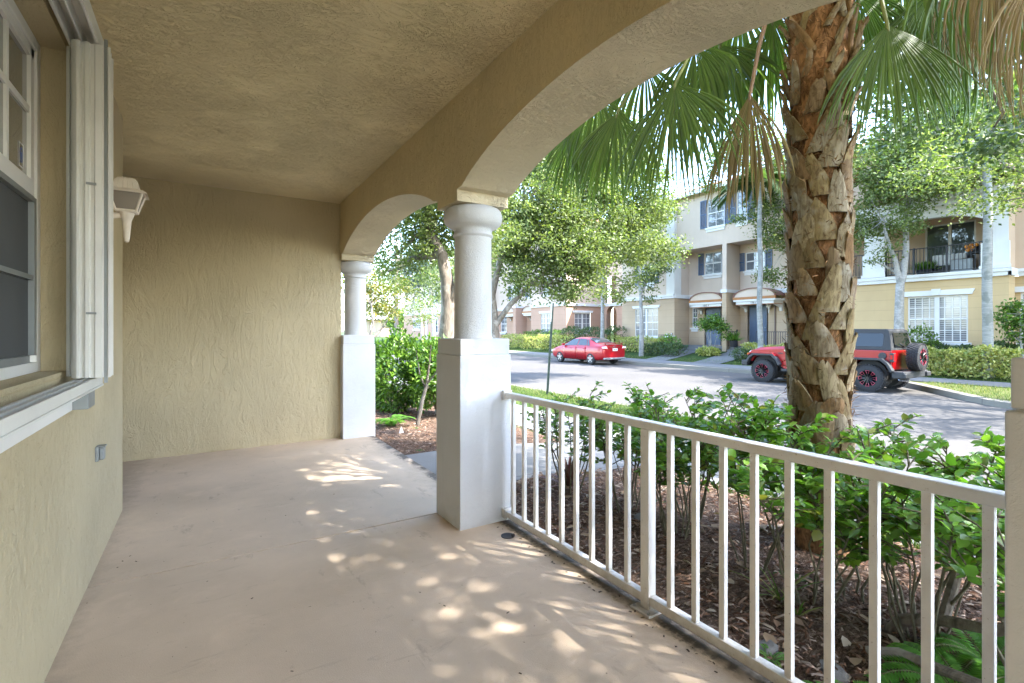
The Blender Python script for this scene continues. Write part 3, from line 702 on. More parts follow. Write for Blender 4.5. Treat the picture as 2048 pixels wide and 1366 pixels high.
def far_lantern(parent, X, y, z):
    mb = MB(); mb.lathe([(.0, -.28), (.02, -.26), (.035, -.02), (.06, 0), (.10, .02), (.13, .17), (.15, .18), (.06, .28), (0, .33)], (X-.18, y, z), 12)
    mb.tube([(X, y, z-.05), (X-.18, y, z-.03)], .025, 6); return mb.build('lantern', M['far_trim'], parent, smooth=True)
def wallx(parent, X, y0, y1, z0, z1, m, holes=(), nm='wall', depth=.14, zs=()):
    mb = MB(); quadgrid(mb, X, [y0, y1], [z0, z1] + list(zs), list(holes), depth, 1); return mb.build(nm, M[m], parent)
def face(parent, pts, m, nm='wall'):
    mb = MB(); mb.add(pts, [tuple(range(len(pts)))]); return mb.build(nm, M[m], parent)
def sidey(parent, Y, x0, x1, z0, z1, m, nm='wall'): return face(parent, [(x0, Y, z0), (x1, Y, z0), (x1, Y, z1), (x0, Y, z1)], m, nm)
def roof(parent, x0, x1, y0, y1, z, h, o=.5):
    mb = MB(); xr = (x0+x1)/2
    mb.add([(x0-o, y0-o, z), (x1+o, y0-o, z), (x1+o, y1+o, z), (x0-o, y1+o, z), (xr, y0+3, z+h), (xr, y1-3, z+h)], [(0, 1, 4), (1, 2, 5, 4), (2, 3, 5), (3, 0, 4, 5)])
    r = mb.build('roof', M['tile'], parent)
    mb = MB(); mb.box(x0-o+.01, x0-o+.06, y0-o, y1+o, z-.22, z-.01).box(x0-o+.06, x1+o, y0-o+.01, y1+o-.01, z-.05, z-.012); mb.build('fascia', M['far_trim'], r); return r
XR = 25.35; ZB = 3.30; Z3 = 6.1; ZE = 9.25; G0 = -.1
# ---------- A: beige townhouse in the middle
A = thing('beige_townhouse', 'beige and pale pink townhouse with two slate blue doors behind the red cars', 'house', (24, 17, .2))
yb = 19.8; ye = 24.15; yw = 11.6
w0, w1 = Yat(1316, FXW), Yat(1270, FXW); wz0, wz1 = Zat(1293, 673, FXW), Zat(1293, 617, FXW)
wallx(A, FXW, yb, ye, G0, ZB, 'a_low', [(w0, w1, wz0, wz1)])
win(A, FXW, w0, w1, wz0, wz1, 4, 4, 'pane_curtain', twin=True)
mb = MB(); mb.box(FXW+.3, FXW+.32, w0-.3, w1+.3, wz0-.3, wz1+.3)
u0, u1 = yb+1.6, yb+2.7
wallx(A, FXW, yb, ye, ZB, ZE, 'a_up', [(u0, u1, 4.3, 5.6), (u0, u1, 7.3, 8.5)])
for z0, z1 in ((4.3, 5.6), (7.3, 8.5)):
    w_ = win(A, FXW, u0, u1, z0, z1, 2, 2, 'pane_grey', lintel=0); shutters(A, FXW, u0, u1, z0, z1, .38, M['blue_shutter'])
sidey(A, yb, FXW, XR, G0, ZB, 'a_low'); sidey(A, yb, FXW, XR, ZB, ZE, 'a_up')
mb = MB(); mb.box(FXW-.07, FXW+.55, yb-.06, yb+.55, ZB+.22, ZE-.3); mb.build('corner_pilaster', M['far_white'], A)
# recessed entry wall
s0, s1 = Yat(1395, XR), Yat(1384.5, XR); sz0, sz1 = Zat(1390, 655, XR), Zat(1390, 615.5, XR)
d10, d11 = Yat(1441, XR), Yat(1415, XR); d20, d21 = Yat(1530, XR), Yat(1497.5, XR)
DZ0, DZ1 = .50, 2.72
d11 = d10 + 1.0; d20 = d21 - 1.02
wallx(A, XR, yw, yb, G0, ZB, 'a_low', [(s0, s1, sz0, sz1), (d10, d11, DZ0, DZ1), (d20, d21, DZ0, DZ1)])
win(A, XR, s0, s1, sz0, sz1, 2, 4, 'pane_grey', lintel=.15)
door(A, XR, d10, d11, DZ0, DZ1); door(A, XR, d20, d21, DZ0, DZ1)
fy1 = Yat(1444, 24.1); fy0 = fy1 - .26
v0, v1 = Yat(1444, XR), Yat(1407, XR); q0, q1 = Yat(1536, XR), Yat(1486, XR)
v0, v1 = fy1 + .35, fy1 + 1.35
sh0, sh1, shz0, shz1 = Yat(1446, XR)+.1, Yat(1409, XR), Zat(1427, 548, XR), Zat(1427, 504, XR)
sq0, sq1, sqz0, sqz1 = Yat(1530, XR), Yat(1491, XR), Zat(1510, 540, XR), Zat(1510, 503, XR)
wallx(A, XR, yw, yb, ZB, Z3, 'a_up', [(sh0, sh1, shz0, shz1), (sq0, sq1, sqz0, sqz1)])
for a, b, c, d in ((sh0, sh1, shz0, shz1), (sq0, sq1, sqz0, sqz1)):
    win(A, XR, a, b, c, d, 2, 2, 'pane_grey', lintel=0); shutters(A, XR, a, b, c, d, .36, M['blue_shutter'])
mb = MB(); mb.box(24.1, XR-.002, fy0, fy1, G0, ZB+.12); mb.build('entry_fin', M['a_low'], A)
mb = MB(); mb.box(24.04, XR-.002, fy0-.05, fy1+.05, ZB+.122, ZB+.30); mb.build('fin_cap', M['far_trim'], A)
mb = MB(); mb.box(24.12, XR-.002, fy0+.0, fy1-.0, ZB+.302, Z3-.002); mb.build('upper_fin', M['a_up'], A)
# overhanging third floor
X3 = 24.15
t0, t1 = Yat(1459, X3)-.05, Yat(1397, X3); tz0, tz1 = 7.15, 8.75
ta = [(Yat(1457, X3), Yat(1407, X3)), (Yat(1503, X3), Yat(1465, X3))]
wallx(A, X3, yw, yb-.06, Z3, ZE, 'a_up', [(a+.25, b-.25, tz0, tz1) for a, b in ta])
for a, b in ta:
    win(A, X3, a+.25, b-.25, tz0, tz1, 2, 4, 'pane_grey', lintel=0); shutters(A, X3, a+.25, b-.25, tz0, tz1, .40, M['blue_shutter'])
face(A, [(X3, yw, Z3), (XR, yw, Z3), (XR, yb, Z3), (X3, yb, Z3)], 'a_up', 'soffit')
band(A, FXW, yb-.02, ye, ZB); band(A, XR, fy1+.06, yb-.002, ZB); band(A, XR, yw, fy0-.06, ZB)
mb = MB(); mb.box(FXW-.02, XR, yb-.09, yb-.002, ZB, ZB+.22); mb.build('band', M['far_trim'], A)
awning(A, XR, Yat(1421, 24.9), 1.05, 2.95, 3.52, .95, '1821'); awning(A, XR, Yat(1511, 24.6), 1.12, 2.98, 3.56, .95, '1817')
far_lantern(A, XR, Yat(1401, XR), Zat(1401, 619, XR)); far_lantern(A, XR, Yat(1541, XR), Zat(1541, 616, XR))
mb = MB(); mb.tube([(XR-.05, Yat(1551, XR), .6), (XR-.05, Yat(1551, XR), 2.9)], .035, 6); mb.box(XR-.12, XR-.003, Yat(1551, XR)-.1, Yat(1551, XR)+.1, 2.75, 3.0); mb.build('downpipe', M['brown_shutter'], A)
mb = MB(); mb.box(24.3, XR-.003, fy1+.02, yb-.1, G0, .48).box(24.3, XR-.003, yw, fy0-.02, G0, .48).box(23.9, 24.298, fy1+.2, yb-.4, G0, .33).box(23.9, 24.298, yw, fy0-.2, G0, .33); mb.build('stoop', M['walk'], A)
roof(A, X3, 36, yw, ye, ZE+.1, 2.3)
sidey(A, yw+.01, 24.15, 36, G0, ZE, 'a_up'); sidey(A, ye, FXW, 36, G0, ZE, 'a_up')
# ---------- D: ochre townhouse on the right
D = thing('ochre_townhouse', 'ochre townhouse with a white piered balcony behind the jeep', 'house', (24, 5, .2))
dy1 = 11.5; dye = 5.3; X2 = 24.75
w0, w1 = Yat(1936, FXW), Yat(1815.5, FXW); wz0, wz1 = Zat(1876, 684, FXW), Zat(1876, 592, FXW)
wallx(D, FXW, dye, dy1, G0, ZB, 'd_low', [(w0, w1, wz0, wz1)])
win(D, FXW, w0, w1, wz0, wz1, 8, 4, 'pane_blind', lintel=.2, twin=True, key=True)
band(D, FXW, dye-.09, dy1, ZB, .26, .1)
# balcony opening
b0, b1 = Yat(1966, FXW), Yat(1768, FXW); c0, c1 = Yat(1729, FXW), Yat(1655, FXW)
ZF = ZB+.27; ZH = Zat(1966, 420, FXW); ZC = Zat(1966, 386, FXW)+.2
holes = [(b0, b1, ZF, ZH), (c0, c1, ZF, ZH)]
mb = MB(); quadgrid(mb, FXW, [dye, dy1], [ZF, ZC], holes, .3, 1); D_up = mb.build('balcony_front', M['far_white'], D)
for a, b in ((b0, b1), (c0, c1)):      # shallow curved heads
    mb = MB(); n = 14; P = [(a + (b-a)*k/n, ZH - .30*abs(2*k/n-1)**2.5) for k in range(n+1)]
    mb.prism([(a, ZH), (b, ZH)][:0] + P + [(b, ZH-.001), (a, ZH-.001)][:0], 'x', FXW-.01, FXW+.3) if False else None
    for (ya, za), (yb_, zb_) in zip(P, P[1:]): mb.add([(FXW-.004, ya, za), (FXW-.004, yb_, zb_), (FXW-.004, yb_, ZH+.02), (FXW-.004, ya, ZH+.02), (FXW+.3, ya, za), (FXW+.3, yb_, zb_)], [(0, 1, 2, 3), (0, 4, 5, 1)])
    mb.build('arched_head', M['far_white'], D)
for a, b in ((dye, b0), (b1, c0)):
    mb = MB(); mb.box(FXW-.09, FXW-.004, a-.04, b+.04, ZF, ZF+.95).box(FXW-.14, FXW-.092, a-.08, b+.08, ZF, ZF+.12); mb.build('pier_base', M['far_trim'], D)
XBK = 25.7
sl0, sl1 = Yat(1952, XBK), Yat(1850, XBK); slz1 = Zat(1900, 446, XBK)
wallx(D, XBK, dye, dy1, ZF, ZC, 'd_up', [(sl0, sl1, ZF+.03, slz1)], 'balcony_wall')
mb = MB(); c = (sl0+sl1)/2; xa, xb = XBK+.03, XBK+.09
mb.box(xa, xb, sl0, sl0+.06, ZF+.03, slz1).box(xa, xb, sl1-.06, sl1, ZF+.03, slz1).box(xa, xb, sl0+.06, sl1-.06, slz1-.06, slz1).box(xa-.01, xb, c-.05, c+.05, ZF+.03, slz1-.06)
sd = mb.build('sliding_door', M['far_trim'], D); mb = MB(); mb.box(XBK+.06, XBK+.066, sl0+.02, sl1-.02, ZF+.04, slz1-.02); mb.build('pane', M['pane_dark'], sd)
sidey(D, dye+.01, FXW+.02, XBK, ZF, ZC, 'd_up', 'balcony_wall'); sidey(D, c1+.9, FXW+.3, XBK, ZF, ZC, 'd_up', 'balcony_wall')
face(D, [(FXW, dye, ZF-.002), (XBK, dye, ZF-.002), (XBK, dy1, ZF-.002), (FXW, dy1, ZF-.002)], 'walk', 'balcony_floor')
face(D, [(FXW+.02, dye, ZC-.01), (XBK, dye, ZC-.01), (XBK, dy1, ZC-.01), (FXW+.02, dy1, ZC-.01)], 'd_up', 'balcony_ceiling')
mb = MB(); mb.box(FXW-.12, FXW-.003, dye-.08, dy1, ZC-.42, ZC-.22).box(FXW-.22, FXW-.003, dye-.12, dy1, ZC-.218, ZC); mb.build('cornice', M['far_trim'], D)
pb = Yat(1833, FXW)
rail_iron(D, FXW+.1, b0, b1, ZF, ZF+1.05, posts=(b0+.03, b0+(b1-b0)*.345, b0+(b1-b0)*.68, b1-.03)); rail_iron(D, FXW+.1, c0, c1, ZF, ZF+1.05)
# set-back part at the right end
sidey(D, dye, FXW, X2, G0, ZB, 'd_low'); sidey(D, dye, FXW, X2, ZB+.26, 9.2, 'd_up')
mb = MB(); mb.box(FXW-.1, X2-.1, dye-.10, dye-.002, ZB, ZB+.26); mb.build('band', M['far_trim'], D)
w0, w1 = Yat(2110, X2), Yat(2041, X2); 
wallx(D, X2, -12, dye, G0, ZB, 'd_low', [(w0, w1, wz0+.05, wz1+.02), (-3, -1, wz0, wz1)])
win(D, X2, w0, w1, wz0+.05, wz1+.02, 8, 4, 'pane_blind', lintel=.2, twin=True, key=True); win(D, X2, -3, -1, wz0, wz1, 8, 4, 'pane_blind', lintel=.2, twin=True)
band(D, X2, -12, dye-.1, ZB, .26, .1)
wallx(D, X2, -12, dye, ZB+.26, 9.2, 'd_up', [(1.0, 2.4, 4.6, 6.0)]); win(D, X2, 1.0, 2.4, 4.6, 6.0, 4, 2, 'pane_grey', lintel=.15)
wallx(D, FXW+.5, dye, dy1, ZC, 9.2, 'd_up', [(7, 8.2, 7.4, 8.6)]); win(D, FXW+.5, 7, 8.2, 7.4, 8.6, 2, 2, 'pane_grey', lintel=0)
mb = MB(); mb.add([(FXW-.35, dye-.2, ZC+.01), (FXW+.5, dye-.2, ZC+.4), (FXW+.5, dy1, ZC+.4), (FXW-.35, dy1, ZC+.01)], [(0, 1, 2, 3)]); mb.build('roof', M['tile'], D)
roof(D, FXW+.5, 36, -12, dy1, 9.3, 2.3); sidey(D, dy1-.01, FXW, 36, G0, 9.2, 'd_up')
# things on the balcony
M['cushion'] = plain('pale_cushion', (.62, .60, .56), .9, var=.1, scale=12); M['wicker'] = plain('dark_wicker', (.05, .045, .04), .8, var=.3, scale=50)
M['amber'] = plain('amber_glass', (.75, .27, .03), .3, var=.2, scale=12)
sofa = thing('balcony_sofa', 'dark wicker sofa with pale cushions on the balcony', 'sofa', (25.1, Yat(1895, 25.1), ZF))
sy = Yat(1895, 25.1)
mb = MB(); mb.box(24.85, 25.55, sy-.7, sy+.7, ZF+.08, ZF+.36).box(25.42, 25.55, sy-.7, sy+.7, ZF+.36, ZF+.75).box(24.85, 25.42, sy-.7, sy-.58, ZF+.36, ZF+.58).box(24.85, 25.42, sy+.58, sy+.7, ZF+.36, ZF+.58); mb.build('frame', M['wicker'], sofa, bevel=.02)
for k in (-.36, 0, .36):
    mb = MB(); mb.box(25.22, 25.40, sy+k-.17, sy+k+.17, ZF+.44, ZF+.84); mb.build('cushion', M['cushion'], sofa, bevel=.05, seg=3)
mb = MB(); mb.box(24.86, 25.4, sy-.56, sy+.56, ZF+.362, ZF+.43); mb.build('seat', M['cushion'], sofa, bevel=.03)
pl = thing('balcony_planter', 'grey rectangular planter box on the balcony', 'planter', (24.8, Yat(1926, 24.6), ZF)); py = Yat(1926, 24.6)
mb = MB(); mb.box(24.4, 24.75, py-.33, py+.33, ZF, ZF+.5); mb.build('box', M['grey_metal'], pl, bevel=.01)
mb = MB(); mb.box(24.43, 24.72, py-.3, py+.3, ZF+.501, ZF+.52); mb.build('soil', M['mulch'], pl)
lamp = thing('balcony_lamp', 'amber glass lamp with a black shade on the balcony', 'lamp', (24.7, Yat(1950, 24.7), ZF)); py = Yat(1950, 24.7)
mb = MB(); mb.lathe([(.16, 0), (.16, .02), (.02, .03), (.02, .78)], (24.7, py, ZF), 12); mb.build('stand', M['black_iron'], lamp)
mb = MB()
for k in range(9): a = k*2.4; mb.lathe([(0, -.07), (.05, -.05), (.07, 0), (.05, .05), (0, .07)], (24.7+.12*math.cos(a), py+.16*math.sin(a)+.08, ZF+.80+.03*k), 8)
mb.build('amber_glass', M['amber'], lamp, smooth=True)
mb = MB(); mb.lathe([(.30, .70), (.30, .73), (.05, 1.0), (0, 1.02)], (24.78, py-.12, ZF), 14); mb.build('shade', M['black_iron'], lamp, smooth=True)
tb = thing('balcony_table', 'small white shelf table at the left end of the balcony', 'table', (24.6, Yat(1783, 24.6), ZF)); py = Yat(1783, 24.6)
mb = MB()
for z in (.12, .40, .62): mb.box(24.4, 24.8, py-.26, py+.26, ZF+z, ZF+z+.03)
mb.build('shelf', M['far_trim'], tb)
for a in (24.42, 24.78):
    for b in (-.24, .24): mb = MB(); mb.box(a-.02, a+.02, py+b-.02, py+b+.02, ZF, ZF+.62); mb.build('leg', M['far_trim'], tb)
# ---------- B: salmon townhouse further along
Bh = thing('salmon_townhouse', 'salmon townhouse with a sunlit end wall beyond the red sedan', 'house', (24, 32, .2))
YB = 30.2; Xb = 27.6; B1 = 43.5
w0, w1 = Yat(1103, FXW), Yat(1081.5, FXW); wz0, wz1 = Zat(1092, 666, FXW), Zat(1092, 627, FXW)
n0, n1 = Yat(1021.5, FXW+.9), Yat(1018, FXW+.9)
yr = Yat(1062, FXW)
wallx(Bh, FXW, YB, yr, G0, ZB, 'b_low', [(w0, w1, wz0, wz1)]); win(Bh, FXW, w0, w1, wz0, wz1, 4, 4, 'pane_curtain', twin=True)
wallx(Bh, FXW, YB, yr, ZB, ZE, 'b_up', [(w0+.3, w1-.3, 4.4, 5.7), (w0+.3, w1-.3, 7.2, 8.4)])
for z0, z1 in ((4.4, 5.7), (7.2, 8.4)): win(Bh, FXW, w0+.3, w1-.3, z0, z1, 2, 2, 'pane_grey', lintel=0); shutters(Bh, FXW, w0+.3, w1-.3, z0, z1, .4, M['brown_shutter'])
XRb = 25.2
dd1 = Yat(1064, XRb); 
sidey(Bh, yr, FXW, XRb, G0, ZB, 'b_low'); face(Bh, [(FXW, yr, ZB), (XRb, yr, ZB), (XRb, yr, ZE), (FXW, yr, ZE)], 'b_up')
e0, e1 = Yat(1062.5, XRb), Yat(1058, XRb)
wallx(Bh, XRb, yr, B1, G0, ZB, 'b_low', [(yr+.25, yr+1.25, .45, 2.65), (n0+1.2, n1+2.0, 1.2, 2.8)]); door(Bh, XRb, yr+.25, yr+1.25, .45, 2.65, 'blue_door'); win(Bh, XRb, n0+1.2, n1+2.0, 1.2, 2.8, 2, 4, 'pane_grey')
wallx(Bh, XRb, yr, B1, ZB, ZE, 'b_up', [(yr+1, yr+2.2, 4.4, 5.7), (yr+4, yr+5.2, 4.4, 5.7)])
for q in (1, 4): win(Bh, XRb, yr+q, yr+q+1.2, 4.4, 5.7, 2, 2, 'pane_grey', lintel=0); shutters(Bh, XRb, yr+q, yr+q+1.2, 4.4, 5.7, .4, M['blue_shutter'])
ff = Yat(1026, 24.0)
mb = MB(); mb.box(24.0, XRb-.003, ff-.45, ff, G0, ZB+.1); mb.build('entry_fin', M['b_low'], Bh); mb = MB(); mb.box(23.95, XRb-.003, ff-.5, ff+.05, ZB+.102, ZB+.28); mb.build('fin_cap', M['far_trim'], Bh)
awning(Bh, XRb, yr+.85, 1.0, 2.9, 3.5, .9, None); awning(Bh, XRb, ff+1.3, 1.0, 2.9, 3.5, .9, None)
band(Bh, FXW, YB, yr, ZB); band(Bh, XRb, yr+.002, ff-.51, ZB); band(Bh, XRb, ff+.06, B1, ZB)
# sunlit end wall, facing the camera's side of the street
ex0, ex1 = XofY(1149, YB), XofY(1181, YB); ez0, ez1 = 1.05, 2.75
mb = MB()
for a, b, c, d in ((FXW, ex0, G0, ZB), (ex1, Xb, G0, ZB), (ex0, ex1, G0, ez0), (ex0, ex1, ez1, ZB)): mb.add([(a, YB, c), (b, YB, c), (b, YB, d), (a, YB, d)], [(0, 1, 2, 3)])
mb.build('end_wall', M['b_low'], Bh); sidey(Bh, YB, FXW, Xb, ZB, ZE, 'b_up', 'end_wall')
mb = MB(); mb.box(ex0, ex0+.06, YB+.03, YB+.09, ez0, ez1).box(ex1-.06, ex1, YB+.03, YB+.09, ez0, ez1).box(ex0+.06, ex1-.06, YB+.03, YB+.09, ez1-.06, ez1).box(ex0+.06, ex1-.06, YB+.03, YB+.09, ez0, ez0+.06)
for k in range(1, 4): x = ex0 + (ex1-ex0)*k/4; mb.box(x-.015-(.05 if k == 2 else 0), x+.015+(.05 if k == 2 else 0), YB+.035, YB+.08, ez0+.06, ez1-.06)
for k in range(1, 4): z = ez0 + (ez1-ez0)*k/4; mb.box(ex0+.06, ex1-.06, YB+.036, YB+.078, z-.015, z+.015)
w_ = mb.build('window', M['far_trim'], Bh); mb = MB(); mb.box(ex0, ex1, YB+.06, YB+.066, ez0, ez1); mb.build('pane', M['pane_curtain'], w_)
mb = MB(); mb.prism([(ex0-.15, ez1+.02), (ex1+.15, ez1+.02), (ex1+.25, ez1+.2), (ex0-.25, ez1+.2)], 'y', YB-.07, YB-.003); mb.build('lintel', M['far_trim'], w_)
mb = MB(); mb.box(FXW-.1, Xb, YB-.10, YB-.002, ZB, ZB+.22); mb.build('band', M['far_trim'], Bh)
# arched entry between the two houses
ay0, ay1 = Yat(1233, Xb), Yat(1213, Xb); az = Zat(1223, 628, Xb); az0 = .4
mb = MB(); n = 16; yc = (ay0+ay1)/2; hw = (ay1-ay0)/2
ap = [(ay0, az0)] + [(yc - hw*math.cos(PI*k/n), az + hw*1.15*math.sin(PI*k/n)) for k in range(n+1)] + [(ay1, az0)]
top = ZB
for (a, za), (b, zb) in zip(ap[1:-1], ap[2:-1]): mb.add([(Xb, a, za), (Xb, b, zb), (Xb, b, top), (Xb, a, top), (Xb+.5, a, za), (Xb+.5, b, zb)], [(0, 1, 2, 3), (0, 1, 5, 4)])
mb.add([(Xb, ye, G0), (Xb, ay0, G0), (Xb, ay0, top), (Xb, ye, top)], [(0, 1, 2, 3)]).add([(Xb, ay1, G0), (Xb, YB, G0), (Xb, YB, top), (Xb, ay1, top)], [(0, 1, 2, 3)])
mb.add([(Xb, ay1, G0), (Xb+.5, ay1, G0), (Xb+.5, ay1, az), (Xb, ay1, az)], [(0, 1, 2, 3)])
mb.build('arched_entry', M['b_low'], Bh)
face(Bh, [(Xb+1.4, ye, G0), (Xb+1.4, YB, G0), (Xb+1.4, YB, ZB), (Xb+1.4, ye, ZB)], 'b_low', 'entry_back')
bh0, bh1 = Yat(1231, Xb), Yat(1211, Xb)
wallx(Bh, Xb, ye, YB, ZB, ZE, 'b_up', [(bh0, bh1, ZB+.25, 5.7)], depth=.2); face(Bh, [(Xb+1.2, ye, ZB), (Xb+1.2, YB, ZB), (Xb+1.2, YB, 6), (Xb+1.2, ye, 6)], 'b_up', 'balcony_wall')
rail_iron(Bh, Xb+.1, bh0, bh1, ZB+.25, ZB+1.25); band(Bh, Xb, ye+.002, YB-.1, ZB, .24)
roof(Bh, FXW, 36, YB, B1, ZE+.1, 2.2); roof(Bh, Xb, 38, ye+.6, YB-.6, ZE-.5, 1.5, .1); sidey(Bh, B1, FXW, 36, G0, ZE, 'b_up')
# ---------- C: last townhouse of the row
Ch = thing('far_townhouse', 'distant two tone townhouse seen past the leaning tree trunk', 'house', (24, 56, .2))
C0, C1 = 47, Yat(808, FXW)
c_hole = [(Yat(840, FXW), Yat(826, FXW), Zat(833, 658, FXW), Zat(833, 640, FXW)), (C0+3, C0+4.6, 1.1, 2.8), (C0+8, C0+9.6, 1.1, 2.8)]
wallx(Ch, FXW, C0, C1, G0, 3.4, 'b_low', c_hole)
for h in c_hole: win(Ch, FXW, *h, 4, 4, 'pane_curtain')
c_h2 = [(Yat(838, FXW), Yat(828, FXW), Zat(833, 611, FXW), Zat(833, 593, FXW)), (C0+3, C0+4.4, 4.6, 6.0), (C0+8, C0+9.4, 4.6, 6.0)]
wallx(Ch, FXW, C0, C1, 3.4, 8.4, 'a_up', c_h2)
for h in c_h2: win(Ch, FXW, *h, 2, 2, 'pane_dark', lintel=0); shutters(Ch, FXW, h[0], h[1], h[2], h[3], .45, M['brown_shutter'])
band(Ch, FXW, C0, C1, 3.4); roof(Ch, FXW, 36, C0, C1, 8.5, 2.4); sidey(Ch, C0, FXW, 36, G0, 8.4, 'b_up')
for u in (854, 871):
    mb = MB(); y = Yat(u, FXW); mb.box(FXW-.1, FXW-.003, y-.15, y+.15, G0, 8.3); mb.build('pilaster', M['far_trim'], Ch)
# low pale building closing the view
L = thing('low_building', 'low pale building with a white tiled roof beyond the far tree', 'house', (31, 88, .2))
mb = MB(); quadgrid(mb, 26, [84, 106], [G0, 3.3], [(88, 91, .3, 2.6), (96, 98, .3, 2.6)], .15, 1); mb.build('wall', M['d_up'], L); mb = MB(); mb.add([(26, 84, G0), (40, 84, G0), (40, 84, 3.3), (26, 84, 3.3)], [(0, 1, 2, 3)]); mb.build('end_wall', M['d_up'], L)
mb = MB()
for x in (27.5, 30.2, 33): mb.box(x, x+2, 83.9, 83.98, .3, 2.5)
mb.build('window', M['pane_grey'], L)
M['white_tile'] = plain('white_roof_tile', (.66, .62, .58), .7, var=.12, scale=2)
mb = MB(); mb.add([(25, 83, 3.3), (41, 83, 3.3), (41, 107, 3.3), (25, 107, 3.3), (33, 88, 5.2), (33, 102, 5.2)], [(0, 1, 4), (1, 2, 5, 4), (2, 3, 5), (3, 0, 4, 5)]); mb.build('roof', M['white_tile'], L)
# walks up to the doors
def ramp_walk(y0, y1, sk):
    mb = MB(); xs = [21.0, 22, 23, 24.0]; 
    for x in xs: k = (x-21)/3; mb.v += [(x, y0+sk*k, gz(x)+.03), (x, y1+sk*k, gz(x)+.03)]
    for i in range(3): mb.f.append((2*i, 2*i+1, 2*i+3, 2*i+2))
    return struct('door_walk', mb, M['walk'])
ramp_walk(d10+.3, d11+.7, .0); ramp_walk(d20-.2, d21+.3, .0)
# black garden fences by the doors
def garden_fence(y0, y1, x, z, label):
    t = thing('garden_fence', label, 'fence', (x, (y0+y1)/2, z), group='black iron fences by the doors')
    rail_iron(t, x, y0, y1, z, z+.85, 'rails'); mb = MB(); mb.box(x-.03, x+.03, y0-.05, y0+.01, z-.05, z+.95); mb.build('post', M['black_iron'], t)
garden_fence(yb-.0, yb+1.0, 23.75, .25, 'short black iron fence left of the small window')
garden_fence(fy0-.55, fy0-.05, 24.2, .45, 'short black iron fence beside the pillar between the doors')
garden_fence(yw+.5, d20-.1, 24.2, .45, 'black iron fence right of the second blue door')
garden_fence(Yat(2060, 23.6), Yat(2008, 23.6), 23.6, .25, 'black iron fence under the ochre wall at the right')
garden_fence(Yat(1012, 23.8), Yat(1003, 23.8), 23.8, .2, 'black iron fence in front of the salmon house')
# ================================================================ CARS
def paint(name, c, flake=.0):
    t = NT(name); t.col(t.mix(t.gray(t.noise(t.pos(obj=True), 2, 3), .3, .7), sc(c, .94), sc(c, 1.05)))
    return t.set(Roughness=.32, Coat_Weight=.45, Coat_Roughness=.03, Metallic=.1)
M['red'] = paint('red_car_paint', (.34, .004, .010)); M['jeep_red'] = paint('bright_red_paint', (.29, .0015, .004))
M['car_glass'] = plain('car_glass', (.010, .012, .012), .02, spec=.45); M['car_glass_pale'] = plain('pale_car_glass', (.05, .058, .06), .03, spec=.6)
M['rubber'] = plain('tyre_rubber', (.022, .022, .024), .8, var=.15, scale=25, bs=.3); M['alloy'] = plain('silver_alloy', (.34, .34, .35), .35, .6, var=.05)
M['black_plastic'] = plain('black_plastic', (.03, .031, .034), .6, var=.1, scale=20); M['tail'] = plain('red_lens', (.5, .02, .02), .1, var=.05); M['clear_lens'] = plain('clear_lens', (.75, .73, .73), .08, var=.04)
M['chrome'] = plain('chrome', (.7, .7, .72), .15, .9, var=.03); M['black_rim'] = plain('black_rim', (.02, .02, .022), .25, .4, var=.05); M['pink_edge'] = plain('red_rim_edge', (.62, .07, .12), .3, .2, var=.05)
M['hardtop'] = plain('grey_hardtop', (.028, .029, .031), .7, var=.06, scale=30, bs=.15); M['plate'] = plain('licence_plate', (.68, .70, .68), .4, var=.05); M['plate_mark'] = plain('plate_mark', (.06, .20, .12), .4)
M['frame_black'] = plain('chassis_black', (.02, .02, .02), .8); M['indicator'] = plain('amber_lens', (.7, .22, .02), .2)
def wheel_sedan(parent, x, y, side):
    r, wd = .315, .20
    mb = MB(); s = side
    mb.lathe([(.20, -wd/2), (.27, -wd/2), (.305, -wd/2+.025), (.315, -wd/2+.05), (.315, wd/2-.05), (.305, wd/2-.025), (.27, wd/2), (.20, wd/2)], (x, y, r), 36, 'x', cap=False)
    w = mb.build('wheel', M['rubber'], parent, smooth=True, world=False)
    mb = MB(); xo = x + s*(wd/2-.015)
    mb.lathe([(.225, 0), (.225, -s*.05), (.195, -s*.05), (.195, 0), (.225, 0)], (xo+s*.012, y, r), 32, 'x', cap=False)
    mb.lathe([(0, s*.0), (.06, s*.0), (.06, -s*.03), (0, -s*.03)], (xo+s*.01, y, r), 16, 'x')
    for k in range(5):
        a = 2*PI*k/5 + .3; R = Matrix.Rotation(a, 3, 'X')
        c = Vector((xo, y, r)) + R @ Vector((0, .125, 0)); mb.obox(c, .03, .17, .075, R)
    rim = mb.build('rim', M['alloy'], w, world=False)
    mb = MB(); mb.lathe([(0, 0), (.2, 0)], (xo-s*.07, y, r), 24, 'x'); mb.build('brake_disc', M['frame_black'], w, world=False)
    return w
def catmull(me_obj, lv):
    m = me_obj.modifiers.new('Subdivision', 'SUBSURF'); m.levels = lv; m.render_levels = lv
def bake(o):
    dg = bpy.context.evaluated_depsgraph_get(); dg.update(); me = bpy.data.meshes.new_from_object(o.evaluated_get(dg)); o.modifiers.clear(); old = o.data; o.data = me; bpy.data.meshes.remove(old)
sedan = thing('red_sedan', 'metallic red four door sedan with rear spoiler parked by far kerb', 'car', (18.1, 21.0, -.455))
